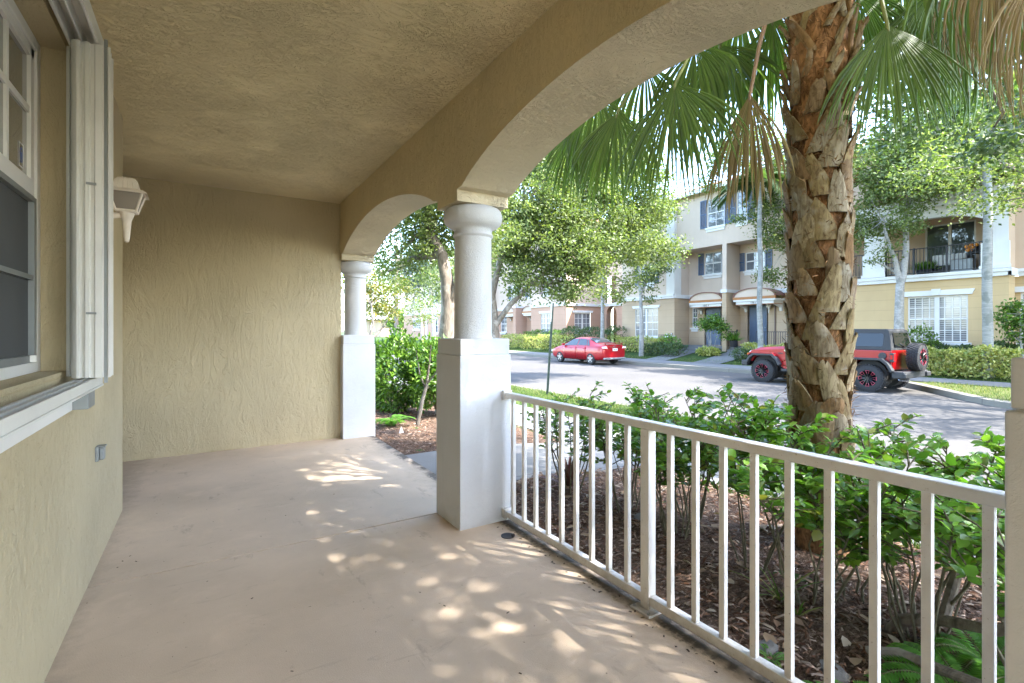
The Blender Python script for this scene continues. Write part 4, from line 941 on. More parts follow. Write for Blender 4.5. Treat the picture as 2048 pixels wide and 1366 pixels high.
ST = [(-2.27, .70, .36, .62, .90, .60, .97, .985), (-2.20, .83, .28, .62, .95, .66, 1.065, 1.085), (-1.95, .875, .23, .62, .97, .68, 1.075, 1.095), (-1.62, .885, .21, .62, .97, .66, 1.09, 1.11),
      (-1.25, .885, .20, .62, .965, .60, 1.25, 1.28), (-.85, .885, .20, .62, .96, .565, 1.385, 1.42), (-.2, .885, .20, .62, .95, .57, 1.435, 1.472), (.35, .885, .20, .62, .94, .56, 1.40, 1.44),
      (.8, .885, .20, .62, .93, .60, 1.20, 1.235), (1.18, .885, .20, .62, .915, .66, 1.0, 1.03), (1.65, .875, .21, .62, .85, .64, .92, .955), (2.05, .83, .23, .60, .74, .62, .80, .83), (2.27, .66, .32, .55, .62, .50, .66, .68)]
def half(s):
    y, hw, zl, zm, zb, hr, zr, zt = s
    return [(0, zl), (hw*.80, zl), (hw*.965, zl+.10), (hw, zm), (hw*.975, (zm+zb)/2+.03), (hw*.945, zb), (hr, zr), (hr*.6, zt-.006), (0, zt)]
mb = MB(); m = None
for s in ST:
    h = half(s); ring = h + [(-x, z) for x, z in h[-2:0:-1]]
    m = len(ring); mb.v += [(x, s[0], z) for x, z in ring]
for i in range(len(ST)-1):
    for k in range(m): mb.f.append((i*m+k, i*m+(k+1) % m, (i+1)*m+(k+1) % m, (i+1)*m+k))
hh = len(half(ST[0])) - 1
for base in (0, (len(ST)-1)*m):
    for k in range(hh):
        a, b = k, k+1; c, d = (m-k-1) % m, (m-k) % m
        mb.f.append((base+a, base+b, base+c, base+d) if k not in (0, hh-1) else ((base+0, base+1, base+m-1) if k == 0 else (base+hh-1, base+hh, base+hh+1)))
body = mb.build('body', M['red'], sedan, smooth=True, world=False, auto=0)
catmull(body, 2); bake(body)
for yw_ in (-1.33, 1.29):
    cu = MB(); cu.lathe([(0, -1.2), (.365, -1.2), (.365, 1.2), (0, 1.2)], (0, yw_, .315), 40, 'x'); co = cu.build('cutter', M['frame_black'], world=False)
    bo = body.modifiers.new('arch', 'BOOLEAN'); bo.object = co; bo.operation = 'DIFFERENCE'; bo.solver = 'EXACT'
    bake(body); bpy.data.objects.remove(co)
for p in body.data.polygons: p.use_smooth = True
bm = bmesh.new(); bm.from_mesh(body.data)
for e in bm.edges:
    if len(e.link_faces) == 2 and e.calc_face_angle(0) > math.radians(32): e.smooth = False
bm.to_mesh(body.data); bm.free()
mb = MB(); mb.box(-.70, .70, -2.0, 2.0, .25, .55); mb.build('underbody', M['frame_black'], sedan, world=False)
for y in (-1.33, 1.29):
    for s in (-1, 1): wheel_sedan(sedan, s*.785, y, s)
def lerp_half(y, k):
    for a, b in zip(ST, ST[1:]):
        if a[0] <= y <= b[0]:
            t = (y-a[0])/(b[0]-a[0]); p, q = half(a)[k], half(b)[k]; return (p[0]+(q[0]-p[0])*t, p[1]+(q[1]-p[1])*t)
def side_glass(s, ya, yb, ya2, yb2, f0=.10, f1=.84):
    """belt edge ya..yb, top edge ya2..yb2"""
    mb = MB(); n = 8
    for i in range(n+1):
        t = i/n
        for f, y in ((f0, ya+(yb-ya)*t), (f1, ya2+(yb2-ya2)*t)):
            p, q = lerp_half(y, 5), lerp_half(y, 6); mb.v.append((s*(p[0]+(q[0]-p[0])*f - .006), y, p[1]+(q[1]-p[1])*f + .012))
    for i in range(n): mb.f.append((2*i, 2*i+2, 2*i+3, 2*i+1))
    return mb
for s in (-1, 1):
    for q in ((-.98, -.23, -.80, -.23), (-.17, .95, -.17, .40), (-1.22, -1.02, -.95, -.84)):
        side_glass(s, *q).build('side_window', M['car_glass_pale'], sedan, world=False)
def slope_glass(y0, y1, off, name):
    mb = MB(); n = 6
    for i in range(n+1):
        y = y0 + (y1-y0)*i/n; a, b, c = lerp_half(y, 6), lerp_half(y, 7), lerp_half(y, 8)
        z = off
        mb.v += [(-a[0]*.93, y, a[1]+z), (-b[0], y, b[1]+z), (0, y, c[1]+z), (b[0], y, b[1]+z), (a[0]*.93, y, a[1]+z)]
    for i in range(n):
        for k in range(4): q = i*5+k; mb.f.append((q, q+1, q+6, q+5))
    return mb.build(name, M['car_glass_pale'], sedan, world=False, smooth=True)
slope_glass(-1.52, -.92, .018, 'rear_window'); slope_glass(.46, 1.1, .018, 'windscreen')
for s in (-1, 1):
    for ya, yb in ((-.94, -.205), (-.19, .93)):
        mb = MB(); n = 8; K = (2, 3, 4, 5)
        for i in range(n+1):
            y = ya + (yb-ya)*i/n
            for k in K: q = lerp_half(y, k); mb.v.append((s*(q[0]+.004), y, q[1] + (.03 if k == 2 else -.012 if k == 5 else 0)))
        for i in range(n):
            for k in range(3): q = i*4+k; mb.f.append((q, q+1, q+5, q+4))
        d_ = mb.build('door', M['red'], sedan, world=False, smooth=True); so = d_.modifiers.new('Solidify', 'SOLIDIFY'); so.thickness = .012; so.offset = -1 if s > 0 else 1
    mb = MB(); mb.prism([(s*.50, .86), (s*.79, .88), (s*.80, .965), (s*.58, .975)], 'y', -2.265, -2.14); mb.build('taillight', M['clear_lens'], sedan, world=False, bevel=.012)
    mb = MB(); mb.prism([(s*.66, .84), (s*.80, .84), (s*.805, .875), (s*.5, .855)], 'y', -2.26, -2.12); mb.build('taillight', M['tail'], sedan, world=False)
    mb = MB(); mb.box(s*.90-.09, s*.90+.09, .86, .98, .97, 1.09); mb.build('side_mirror', M['red'], sedan, world=False, bevel=.03)
    mb = MB(); mb.prism([(s*.45, .58), (s*.78, .60), (s*.76, .70), (s*.5, .66)], 'y', 2.08, 2.18); mb.build('headlight', M['clear_lens'], sedan, world=False)
    for y in (-.75, .35): mb = MB(); mb.box(s*.88-.012, s*.88+.012, y-.11, y+.03, .83, .855); mb.build('door_handle', M['red'], sedan, world=False, bevel=.006)
mb = MB(); mb.box(-.62, .62, -2.27, -2.08, 1.135, 1.16).box(-.60, -.54, -2.18, -2.12, 1.05, 1.136).box(.54, .60, -2.18, -2.12, 1.05, 1.136); mb.build('spoiler', M['red'], sedan, world=False, bevel=.01)
mb = MB(); mb.box(-.36, .36, -2.285, -2.24, .935, .955); mb.build('trunk_trim', M['chrome'], sedan, world=False)
mb = MB(); mb.box(-.05, .05, -2.28, -2.25, .965, 1.01); mb.build('badge', M['chrome'], sedan, world=False, bevel=.01)
mb = MB(); mb.box(-.16, .16, -2.295, -2.25, .74, .88); pl_ = mb.build('licence_plate', M['plate'], sedan, world=False)
mb = MB(); mb.box(-.09, -.01, -2.298, -2.296, .78, .84).box(.03, .09, -2.298, -2.296, .78, .84); mb.build('plate_mark', M['plate_mark'], pl_, world=False)
mb = MB(); mb.box(-.74, .74, -2.31, -2.16, .30, .40); mb.build('rear_bumper', M['grey_metal'], sedan, world=False, bevel=.03)
# ---------------------------------------------------------------- off-roader (front towards +Y)
jeep = thing('red_jeep', 'red off road vehicle with grey hardtop and spare wheel behind the palm trunk', 'car', (17.35, 8.2, -.452))
WB = 1.60; WR = .405
def tyre(parent, c, axis, wd, side, r=WR, nm='wheel'):
    mb = MB(); c = Vector(c); q = .235
    P = [(q, -wd/2), (r-.09, -wd/2-.004), (r-.035, -wd/2+.02), (r-.02, -wd/2+.05), (r-.02, wd/2-.05), (r-.035, wd/2-.02), (r-.09, wd/2+.004), (q, wd/2)]
    mb.lathe(P, c, 44, axis, cap=False)
    for k in range(34):
        a = 2*PI*k/34
        for j, (off, w_) in enumerate(((-wd*.37, wd*.24), (-wd*.12, wd*.2), (wd*.13, wd*.2), (wd*.38, wd*.24))):
            aa = a + (.09 if j % 2 else 0)
            if axis == 'x': R = Matrix.Rotation(aa, 3, 'X'); p = c + R @ Vector((off, r-.018, 0)); mb.obox(p, w_, .036, .05, R)
            else: R = Matrix.Rotation(aa, 3, 'Y'); p = c + R @ Vector((r-.018, off, 0)); mb.obox(p, .036, w_, .05, R)
    w = mb.build(nm, M['rubber'], parent, smooth=True, world=False)
    mb = MB(); s = side
    def at_(t, rr, h): return c + (Vector((h, rr*math.cos(t), rr*math.sin(t))) if axis == 'x' else Vector((rr*math.cos(t), h, rr*math.sin(t))))
    ho = s*wd*.5
    mb.lathe([(.245, ho), (.245, ho-s*.09), (.225, ho-s*.09), (.225, ho), (.245, ho)], c, 36, axis, cap=False); mb.lathe([(0, ho-s*.085), (.225, ho-s*.085)], c, 30, axis)
    mb.lathe([(0, ho+s*.01), (.05, ho+s*.01), (.055, ho-s*.08)], c, 16, axis)
    for k in range(8):
        t = 2*PI*k/8
        for dt in (-.20, .20): mb.tube([at_(t, .05, ho-s*.02), at_(t+dt, .225, ho-s*.012)], .013, 5)
    rim = mb.build('rim', M['black_rim'], w, world=False)
    mb = MB()
    for k in range(8):
        t = 2*PI*k/8
        for dt in (-.20, .20): mb.tube([at_(t+dt*.6, .14, ho-s*.004), at_(t+dt, .222, ho+s*.003)], .0032, 4)
        mb.tube([at_(t-.20, .23, ho+s*.004), at_(t+.20, .23, ho+s*.004)], .005, 4)
    mb.build('rim_edge', M['pink_edge'], rim, world=False)
    return w
for y in (WB, -WB):
    for s in (-1, 1): tyre(jeep, (s*.80, y, WR), 'x', .27, s)
# tub: side profile with wheel cut-outs
side = [(-2.14, .66), (-2.14, 1.225), (.78, 1.235), (.80, 1.20), (2.05, 1.12), (2.18, 1.02), (2.18, .72), (2.06, .72), (1.98, .86), (1.86, .95), (1.34, .95), (1.18, .86), (1.04, .60), (.9, .50), (-1.0, .50), (-1.06, .62), (-1.20, .86), (-1.34, .95), (-1.86, .95), (-1.98, .86), (-2.06, .66)]
mb = MB(); mb.prism(side, 'x', -.775, .775); tub = mb.build('body', M['jeep_red'], jeep, world=False, bevel=.03, seg=3)
mb = MB(); mb.add([(-.66, .82, 1.20), (.66, .82, 1.20), (.60, 2.12, 1.10), (-.60, 2.12, 1.10), (-.62, .82, 1.285), (.62, .82, 1.285), (.54, 1.9, 1.205), (-.54, 1.9, 1.205), (.52, 2.1, 1.13), (-.52, 2.1, 1.13)],
                  [(4, 5, 6, 7), (7, 6, 8, 9), (0, 4, 7, 9, 3), (1, 2, 8, 6, 5), (0, 1, 5, 4), (3, 9, 8, 2)]); mb.build('hood', M['jeep_red'], jeep, world=False, bevel=.03)
for s in (-1, 1):
    for y, d in ((WB, 1), (-WB, -1)):
        P = [(y-.62*1, .66), (y-.50, .88), (y-.36, 1.0), (y+.36, 1.0), (y+.50, .90), (y+.60, .70)]
        mb = MB(); Q = [(a, b-.065) for a, b in P]
        mb.prism(P + [(a*1.0 + (.05 if a < y else -.05), b) for a, b in Q[::-1]], 'x', s*.77, s*.95); mb.build('fender_flare', M['black_plastic'], jeep, world=False, bevel=.015)
        if d == 1:
            mb = MB(); T = [(y-.44, .96), (y-.34, 1.045), (y+.40, 1.045), (y+.56, .95), (y+.56, .93), (y+.40, 1.003), (y-.34, 1.003), (y-.44, .93)]
            mb.prism(T, 'x', s*.70, s*.93); mb.build('fender', M['jeep_red'], jeep, world=False, bevel=.012)
        mb = MB(); mb.lathe([(.43, 0), (.43, .5), (0, .5)] if s < 0 else [(.43, 0), (.43, -.5), (0, -.5)], (s*.76, y, .52), 20, 'x'); mb.build('wheel_well', M['frame_black'], jeep, world=False)
    mb = MB(); mb.box(s*.785-.012, s*.785+.012, -.98, .72, .56, 1.2); mb.build('door', M['jeep_red'], jeep, world=False, bevel=.008)
    mb = MB(); mb.box(s*.80-.012, s*.80+.012, -.20, -.02, 1.08, 1.12).box(s*.80-.012, s*.80+.012, -.95, -.78, 1.08, 1.12); mb.build('door_handle', M['black_plastic'], jeep, world=False)
    mb = MB(); mb.box(s*.86-.10, s*.86+.10, .66, .74, 1.22, 1.38); mb.build('side_mirror', M['black_plastic'], jeep, world=False, bevel=.02)
    mb = MB(); mb.box(s*.74-.08, s*.74+.08, -2.20, -2.10, .90, 1.16); tl = mb.build('taillight', M['black_plastic'], jeep, world=False, bevel=.015)
    mb = MB(); mb.box(s*.75-.05, s*.75+.05, -2.212, -2.19, .93, 1.13); mb.box(s*.822-.006, s*.822+.006, -2.18, -2.12, .98, 1.10); mb.build('lens', M['tail'], tl, world=False)
    mb = MB(); mb.box(s*.86-.05, s*.86+.05, -.95, .95, .44, .52); mb.build('side_step', M['black_plastic'], jeep, world=False, bevel=.02)
    mb = MB(); mb.tube([(s*.60, 2.18, .98), (s*.60, 2.21, .98)], .10, 20); mb.build('headlight', M['clear_lens'], jeep, world=False)
    mb = MB(); mb.box(s*.84-.06, s*.84+.06, 2.12, 2.16, .955, 1.0); mb.build('turn_signal', M['indicator'], jeep, world=False)
    mb = MB(); mb.box(s*.785-.01, s*.785+.006, .95, 1.12, 1.02, 1.05); mb.build('fender_vent', M['black_plastic'], jeep, world=False)
mb = MB(); mb.lathe([(.10, -.002), (.10, -.02), (.085, -.03), (0, -.03)], (-.775, -1.92, 1.07), 24, 'x'); mb.build('fuel_cap', M['black_plastic'], jeep, world=False)
mb = MB(); mb.lathe([(.03, 0), (.03, -.015), (0, -.015)], (-.78, .88, 1.13), 14, 'x'); mb.build('aerial_base', M['chrome'], jeep, world=False)
# hardtop, pillars, glass
def rounded(poly): return poly
topo = [(-2.13, 1.23), (-2.07, 1.62), (-2.02, 1.80), (-1.95, 1.845), (.05, 1.86), (.20, 1.83), (.20, 1.80), (-.86, 1.79), (-.93, 1.23)]
def taper(z): return .765 - .13*(max(z, 1.23)-1.23)/.62
def tapered(poly, extra=0):
    mb = MB(); n = len(poly)
    for s in (-1, 1): mb.v += [(s*(taper(z)+extra), y, z) for y, z in poly]
    mb.f = [tuple(range(n))[::-1], tuple(range(n, 2*n))] + [(i, (i+1) % n, n+(i+1) % n, n+i) for i in range(n)]
    return mb
tapered(topo).build('hardtop', M['hardtop'], jeep, world=False, bevel=.025, seg=3)
def strip_on_side(poly, s, mat, nm, off=.006):
    mb = MB(); mb.v = [(s*(taper(z)+off), y, z) for y, z in poly] + [(s*(taper(z)+off-.02), y, z) for y, z in poly]; n = len(poly)
    mb.f = [tuple(range(n)), tuple(range(n, 2*n))[::-1]] + [(i, (i+1) % n, n+(i+1) % n, n+i) for i in range(n)]
    return mb.build(nm, M[mat], jeep, world=False, bevel=.004)
def rrect(y0, y1, z0, z1, r, n=5):
    out = []
    for cy, cz, a0 in ((y1-r, z1-r, 0), (y0+r, z1-r, 90), (y0+r, z0+r, 180), (y1-r, z0+r, 270)):
        for k in range(n+1): a = math.radians(a0 + 90*k/n); out.append((cy+r*math.cos(a), cz+r*math.sin(a)))
    return out
for s in (-1, 1):
    strip_on_side(rrect(-1.92, -.99, 1.33, 1.72, .07), s, 'car_glass', 'side_window')
    strip_on_side([(-.86, 1.235), (-.80, 1.79), (-.72, 1.79), (-.75, 1.235)], s, 'jeep_red', 'door_pillar')
    strip_on_side([(-.76, 1.26), (-.72, 1.75), (.12, 1.75), (.20, 1.26)], s, 'car_glass', 'side_window', 0)
    strip_on_side([(.20, 1.24), (.14, 1.80), (.20, 1.82), (.55, 1.30), (.62, 1.24)], s, 'jeep_red', 'door_pillar', .004)
tapered([(.62, 1.24), (.22, 1.82), (.19, 1.82), (.58, 1.24)], -.03).build('windscreen', M['car_glass'], jeep, world=False)
mb = MB(); mb.add([(-.55, -2.142, 1.33), (.55, -2.142, 1.33), (.50, -2.068, 1.74), (-.50, -2.068, 1.74)], [(0, 1, 2, 3)]); mb.build('rear_window', M['car_glass'], jeep, world=False)
mb = MB(); mb.tube([(.15, -2.16, 1.30), (-.2, -2.13, 1.42)], .012, 5); mb.build('wiper', M['black_plastic'], jeep, world=False)
tyre(jeep, (.05, -2.46, 1.04), 'y', .28, -1, r=.405, nm='spare_wheel')
mb = MB(); mb.box(-.85, .85, -2.46, -2.16, .44, .64).box(-.9, -.62, -2.52, -2.44, .46, .60).box(.62, .9, -2.52, -2.44, .46, .60); mb.build('rear_bumper', M['black_plastic'], jeep, world=False, bevel=.03)
mb = MB(); mb.box(-.80, .80, 2.22, 2.46, .55, .74); mb.build('front_bumper', M['black_plastic'], jeep, world=False, bevel=.03)
mb = MB(); mb.box(-.55, .55, 2.175, 2.20, .78, 1.06); mb.build('grille', M['jeep_red'], jeep, world=False, bevel=.01)
mb = MB(); mb.box(-.6, .6, -2.1, 2.1, .38, .58); mb.build('chassis', M['frame_black'], jeep, world=False)
mb = MB(); mb.lathe([(.04, 0), (.04, .25)], (-.45, -2.45, .38), 10, 'y'); mb.build('exhaust', M['chrome'], jeep, world=False)
# ================================================================ VEGETATION
def PX(u, v, d): a, b = ray(u); return Vector((a*d, b*d, CAMH + (661-v)/FPX*d))
M['leaf_oak'] = leafmat('oak_leaf', [(.06, .09, .025), (.11, .155, .04), (.17, .22, .065), (.085, .125, .04), (.24, .27, .10), (.15, .18, .085), (.20, .22, .14)], .38, .55, .28)
M['leaf_dark'] = leafmat('dark_leaf', [(.03, .055, .018), (.05, .09, .025), (.09, .14, .04), (.06, .10, .04)], .3)
M['leaf_bright'] = leafmat('bright_leaf', [(.05, .11, .015), (.10, .20, .025), (.17, .28, .04), (.05, .10, .018), (.08, .16, .02)], .35)
M['leaf_yellow'] = leafmat('yellow_leaf', [(.26, .29, .06), (.48, .45, .14), (.14, .21, .04), (.60, .54, .22), (.18, .25, .06)], .35)
M['leaf_flame'] = leafmat('flame_leaf', [(.08, .13, .03), (.20, .20, .05), (.11, .16, .035), (.34, .25, .05), (.09, .14, .03)], .4)
M['leaf_shrub'] = leafmat('shrub_leaf', [(.07, .17, .025), (.12, .27, .035), (.19, .36, .05), (.08, .19, .045), (.25, .41, .07), (.10, .22, .03), (.13, .26, .06), (.27, .26, .06)], .42, .3, .6)
M['leaf_needle'] = leafmat('blue_green_needle', [(.045, .08, .06), (.07, .11, .09), (.10, .14, .11)], .2)
M['leaf_red'] = leafmat('dark_red_leaf', [(.05, .012, .018), (.10, .02, .025), (.04, .03, .03), (.16, .05, .05)], .2)
M['fern'] = leafmat('fern_leaf', [(.06, .17, .02), (.10, .25, .035), (.14, .30, .05)], .4)
M['flower'] = plain('white_flower', (.75, .73, .75), .7, var=.05)
M['oak_bark'] = bark('oak_bark', (.10, .085, .07), (.25, .21, .17), patch=(.34, .31, .27)); M['grey_bark'] = bark('grey_smooth_bark', (.26, .25, .23), (.42, .40, .37), (1, 1, 2.5), 8, .4, (.20, .20, .18))
M['palm_bark'] = bark('ringed_palm_bark', (.22, .22, .20), (.36, .355, .33), (.3, .3, 5), 9, .5, (.17, .18, .16)); M['twig'] = bark('twig_bark', (.07, .055, .035), (.16, .13, .09), (1, 1, .4), 40, .5)
M['shrub_stem'] = bark('shrub_stem', (.075, .07, .045), (.17, .15, .10), (1, 1, .4), 40, .5)
M['green_stem'] = bark('green_stem', (.07, .085, .03), (.14, .15, .07), (1, 1, .4), 40, .5)
def rnd_dirs(n, up=.0, flat=1.0):
    D = RNG.normal(0, 1, (n, 3)); D[:, 2] = D[:, 2]*flat + up; return unit(D)
def in_spheres(S, n, shell=.5):
    w = np.array([s[3]**2.2 for s in S]); k = RNG.choice(len(S), n, p=w/w.sum()); A = np.array(S)
    r = (shell + (1-shell)*RNG.random(n))**.8
    D = rnd_dirs(n); return A[k, :3] + D*(A[k, 3]*r)[:, None]*np.array([1, 1, .85])
def tree(name, label, base, trunk, tr, S, ncl, nl, leaf, L=.1, clr=.35, bk='oak_bark', forks=(), cat='tree', group=None, limbs=14, shell=.35, seed=None):
    t = thing(name, label, cat, base, group=group)
    mb = MB(); n = len(trunk)
    rad = [tr*(1.25 if i == 0 else 1)*(1-.62*i/(n-1)) for i in range(n)]
    mb.tube(trunk, rad, 12)
    ends = [(Vector(trunk[i]), rad[i]) for i in range(max(1, n//2), n)]
    for f in forks:
        r0 = tr*.6; rr = [r0*(1-.6*i/(len(f)-1)) for i in range(len(f))]; mb.tube(f, rr, 10); ends += [(Vector(p), q) for p, q in list(zip(f, rr))[len(f)//2:]]
    cl = in_spheres(S, ncl, shell)
    order = RNG.permutation(ncl); nodes = list(ends)
    for q in order[:limbs]:
        c = Vector(cl[q]); e = min(ends, key=lambda z: (z[0]-c).length + (1.2 if z[0].z > c.z + .5 else 0)); r = min(e[1]*.7, .07)
        m1 = e[0].lerp(c, .35) + Vector((random.uniform(-.2, .2), random.uniform(-.2, .2), random.uniform(.05, .35)))*min(1, (c-e[0]).length/2); m2 = e[0].lerp(c, .7) + Vector((random.uniform(-.15, .15), random.uniform(-.15, .15), random.uniform(0, .2)))
        mb.tube([e[0], m1, m2, c], [r, r*.7, r*.45, r*.18], 6); nodes += [(m1, r*.6), (m2, r*.4), (c, r*.2)]
    pos = np.array([list(p[0]) for p in nodes])
    for q in order[limbs:limbs+90]:
        c = cl[q]; k = int(np.argmin(((pos-c)**2).sum(1))); p = nodes[k][0]; c = Vector(c); r = min(.016, max(.006, nodes[k][1]*.5))
        mb.tube([p, p.lerp(c, .5) + Vector((random.uniform(-.1, .1), random.uniform(-.1, .1), random.uniform(-.02, .12))), c], [r, r*.7, r*.3], 4, cap=False)
    mb.build('trunk', M[bk], t, smooth=True)
    N = ncl*nl; ci = np.repeat(np.arange(ncl), nl); size = RNG.uniform(.6, 1.25, ncl)
    P = cl[ci] + RNG.normal(0, 1, (N, 3))*np.array([1, 1, .62])*(clr*size[ci]*.62)[:, None]
    D = rnd_dirs(N, -.15, .8); U = rnd_dirs(N, .75)
    scatter_mesh('crown', DIAMOND, P, D, U, RNG.uniform(.65, 1.25, N)*L, RNG.uniform(.40, .62, N)*L, M[leaf], t)
    return t
def sph(*a): return [tuple(PX(u, v, d)) + (r,) for u, v, d, r in a]
G = 'street trees'
b = PX(893, 835, 8.6); b.z = -.12
tree('oak_tree', 'thick leaning forked oak trunk behind the hedge, seen through the small arch', b, [b, PX(893, 690, 8.6), PX(897, 620, 8.6), PX(894, 560, 8.6), PX(884, 510, 8.6), PX(862, 470, 8.8), PX(850, 400, 9)], .165,
     sph((815, 500, 9, .55), (845, 455, 9, .6), (905, 430, 9, .8), (800, 555, 10.5, .4), (960, 420, 9, .8), (860, 380, 9, .9), (935, 500, 9.6, .55), (840, 620, 13, .5), (770, 530, 10, .28), (900, 330, 9, 1.2)) + [(3.4, 4.5, 5.6, 1.2), (3.8, 2.9, 6.2, 1.4), (3.2, 6.0, 5.3, 1.1), (2.9, 3.7, 4.8, .75), (3.3, 3.0, 5.3, .9), (2.9, 7.6, 3.6, .7), (3.0, 8.2, 3.0, .6), (3.4, 8.0, 4.2, .9), (3.7, 3.7, 4.95, .75), (4.2, 2.8, 6, 1.1), (4.1, 1.6, 6.3, 1.0)], 1250, 54, 'leaf_oak', .068, .24,  # second list: mostly unseen clumps, added to shade the porch
     forks=[[PX(900, 605, 8.6), PX(925, 555, 8.5), PX(940, 500, 8.5), PX(950, 430, 8.6)]], limbs=26)
b = PX(990, 745, 17); b.z = -.3
tree('oak_tree', 'broad leafy oak with low spreading crown beyond the near white column', b, [b, PX(990, 690, 17), PX(989, 640, 17), PX(984, 590, 17), PX(1000, 520, 17), PX(1040, 440, 17)], .19,
     sph((1075, 480, 17, 1.7), (1190, 440, 18, 2.0), (1280, 470, 18, 1.45), (1150, 560, 16.5, 1.0), (1060, 390, 17, 1.9), (1230, 350, 18, 1.9), (1235, 570, 19, .65), (1045, 550, 17, 1.0), (1130, 310, 18, 2.2), (1320, 420, 18, .8), (1200, 300, 19, 2), (1335, 500, 18, .6), (1110, 430, 16.5, 1.2), (1020, 470, 16.5, 1.0), (1170, 500, 16.5, 1.2)), 1150, 84, 'leaf_oak', .125, .42,
     forks=[[PX(991, 650, 17), PX(1020, 610, 16.9), PX(1060, 570, 16.8), PX(1120, 520, 17)]], limbs=34)
# oak at the right, trunk out of frame; unseen clumps added to shade porch
tree('oak_tree', 'oak whose dark boughs hang down over the street at the upper right', (6.2, -3.4, -.28), [(6.2, -3.4, -.3), (6.15, -3.3, 1.5), (6.0, -3.1, 3.0), (5.9, -2.8, 4.2), (5.8, -2.4, 5.4), (5.7, -2, 6.6)], .24,
     [(4.2, -1.6, 6.2, 1.7), (5.5, -3.2, 7.2, 2.3), (7.5, -1.5, 6.6, 2.0), (3.6, -3.6, 5.8, 1.6), (6.4, .6, 6.0, 1.5), (4.4, .6, 6.6, 1.1), (7.2, 1.6, 4.75, .8), (8.6, 2.4, 4.6, .9), (8.2, .9, 4.4, .8), (9.3, 2.0, 4.1, .6), (9.4, 3.6, 4.9, .8), (8.0, 3.2, 5.2, .8), (10.5, .5, 6, 1.8), (3.0, -4.8, 5, 1.2), (4.2, -3.4, 7.6, 1.8), (5.0, .3, 8, 1.2), (3.5, .4, 4.8, .7), (4.2, -.55, 6, .9)], 900, 62, 'leaf_dark', .10, .34,
     forks=[[(6.0, -3.1, 2.9), (6.6, -1.8, 3.9), (7.3, .2, 4.6), (8.3, 1.8, 4.7)], [(6.0, -3.0, 3.3), (5.0, -2.4, 4.6), (4.2, -1.6, 5.8), (3.8, -1.0, 6.4)], [(6.1, -3.2, 2.5), (7.5, -2.4, 4.5), (9.3, -.6, 5.6)]], limbs=40)
# verge trees across the street
tree('oak_tree', 'oak on the kerb build-out whose boughs cross the top right corner', (18.0, -.8, -.3), [(18.0, -.8, -.35), (18, -.8, 1.5), (17.9, -.6, 3.2), (17.7, -.2, 4.6), (17.5, .3, 6)], .24,  # oak added to shade the road; trunk unseen, only outer boughs show
     [(17.5, 0, 6.5, 2.8), (16, 2.3, 5.9, 1.7), (19, 2.8, 6, 1.8), (14.5, 0, 6.2, 2.0), (17.5, 4.2, 5.5, 1.3), (14.2, 2.2, 5.6, 1.1), (20, 4.8, 5.6, 1.0), (16.5, -4, 6.5, 2.5), (18.5, 5.6, 6.3, 1.2), (15.2, 3.6, 6.4, 1.1)], 420, 60, 'leaf_oak', .12, .42,
     forks=[[(17.9, -.6, 3.0), (17.2, 1, 4.2), (16.5, 2.6, 5.2)], [(17.9, -.7, 2.8), (18.4, 1.6, 4.4), (18.6, 3.6, 5.4)], [(17.9, -.6, 3.2), (16, -.2, 4.6), (14.6, .2, 5.6)]], limbs=34)
def far_tree(label, u, vb, X, tr, pts, S, ncl, nl, leaf, L, clr, bk='grey_bark', forks=()):
    y = Yat(u, X); b = Vector((X, y, gz(X)-.05))
    return tree('street_tree', label, b, [b] + pts, tr, S, ncl, nl, leaf, L, clr, bk, forks, group=G, limbs=22)
d = 18.4
far_tree('pale forked tree in front of the ochre balcony, behind the jeep', 1800, 690, 22.1, .17, [PX(1798, 640, d), PX(1800, 570, d), PX(1806, 552, d), PX(1812, 500, d), PX(1812, 440, d), PX(1820, 380, d)],
         sph((1770, 430, d, 1.3), (1810, 380, d, 1.2), (1735, 470, 19, .8), (1760, 340, d, 1.5), (1840, 320, d, 1.5), (1820, 440, d-.5, .5), (1900, 340, 17, 1.0), (1880, 270, d, 1.8), (1760, 510, d, .45), (1950, 330, 17.5, 1.1), (2030, 300, 17, 1.3), (1880, 250, 18, 1.6), (1990, 230, 18, 1.6), (1700, 330, 19, 1.3)), 760, 52, 'leaf_oak', .13, .40,
         forks=[[PX(1800, 566, d), PX(1790, 520, d), PX(1778, 490, d), PX(1765, 440, d)]])
d = 23.5
far_tree('leafy tree half hidden behind the palm trunk, beside the second blue door', 1640, 690, 22.4, .13, [PX(1640, 600, d), PX(1620, 500, d), PX(1600, 420, d), PX(1600, 330, d)],
         sph((1560, 470, d, 1.2), (1600, 390, d, 1.5), (1545, 555, d, .6), (1680, 440, d, 1.4), (1570, 320, d, 1.4), (1520, 420, d, .7), (1700, 350, d, 1.8), (1480, 440, d, .35), (1510, 345, d, .8), (1460, 310, 24, 1.2), (1415, 365, 25, .7), (1500, 270, 24, 1.4)), 480, 50, 'leaf_oak', .15, .42)
far_tree('slim pale tree in front of the twin beige window', 1283, 700, 22.0, .13, [PX(1283, 640, 28.5), PX(1281, 590, 28.5), PX(1279, 520, 28.5), PX(1290, 440, 28.5)], sph((1290, 540, 28.5, 1.4), (1260, 480, 28.5, 1.6), (1310, 500, 28.5, 1.2), (1280, 420, 28.5, 2), (1295, 590, 28.5, .6)), 190, 40, 'leaf_oak', .17, .42)
far_tree('slim pale tree before the arched entry of the salmon house', 1205, 675, 22.3, .13, [PX(1205, 620, 32), PX(1206, 580, 32), PX(1207, 500, 32), PX(1200, 430, 32)], sph((1215, 560, 32, 1.1), (1205, 490, 32, 1.8), (1180, 420, 32, 2), (1222, 590, 31, .7)), 90, 34, 'leaf_flame', .17, .45)
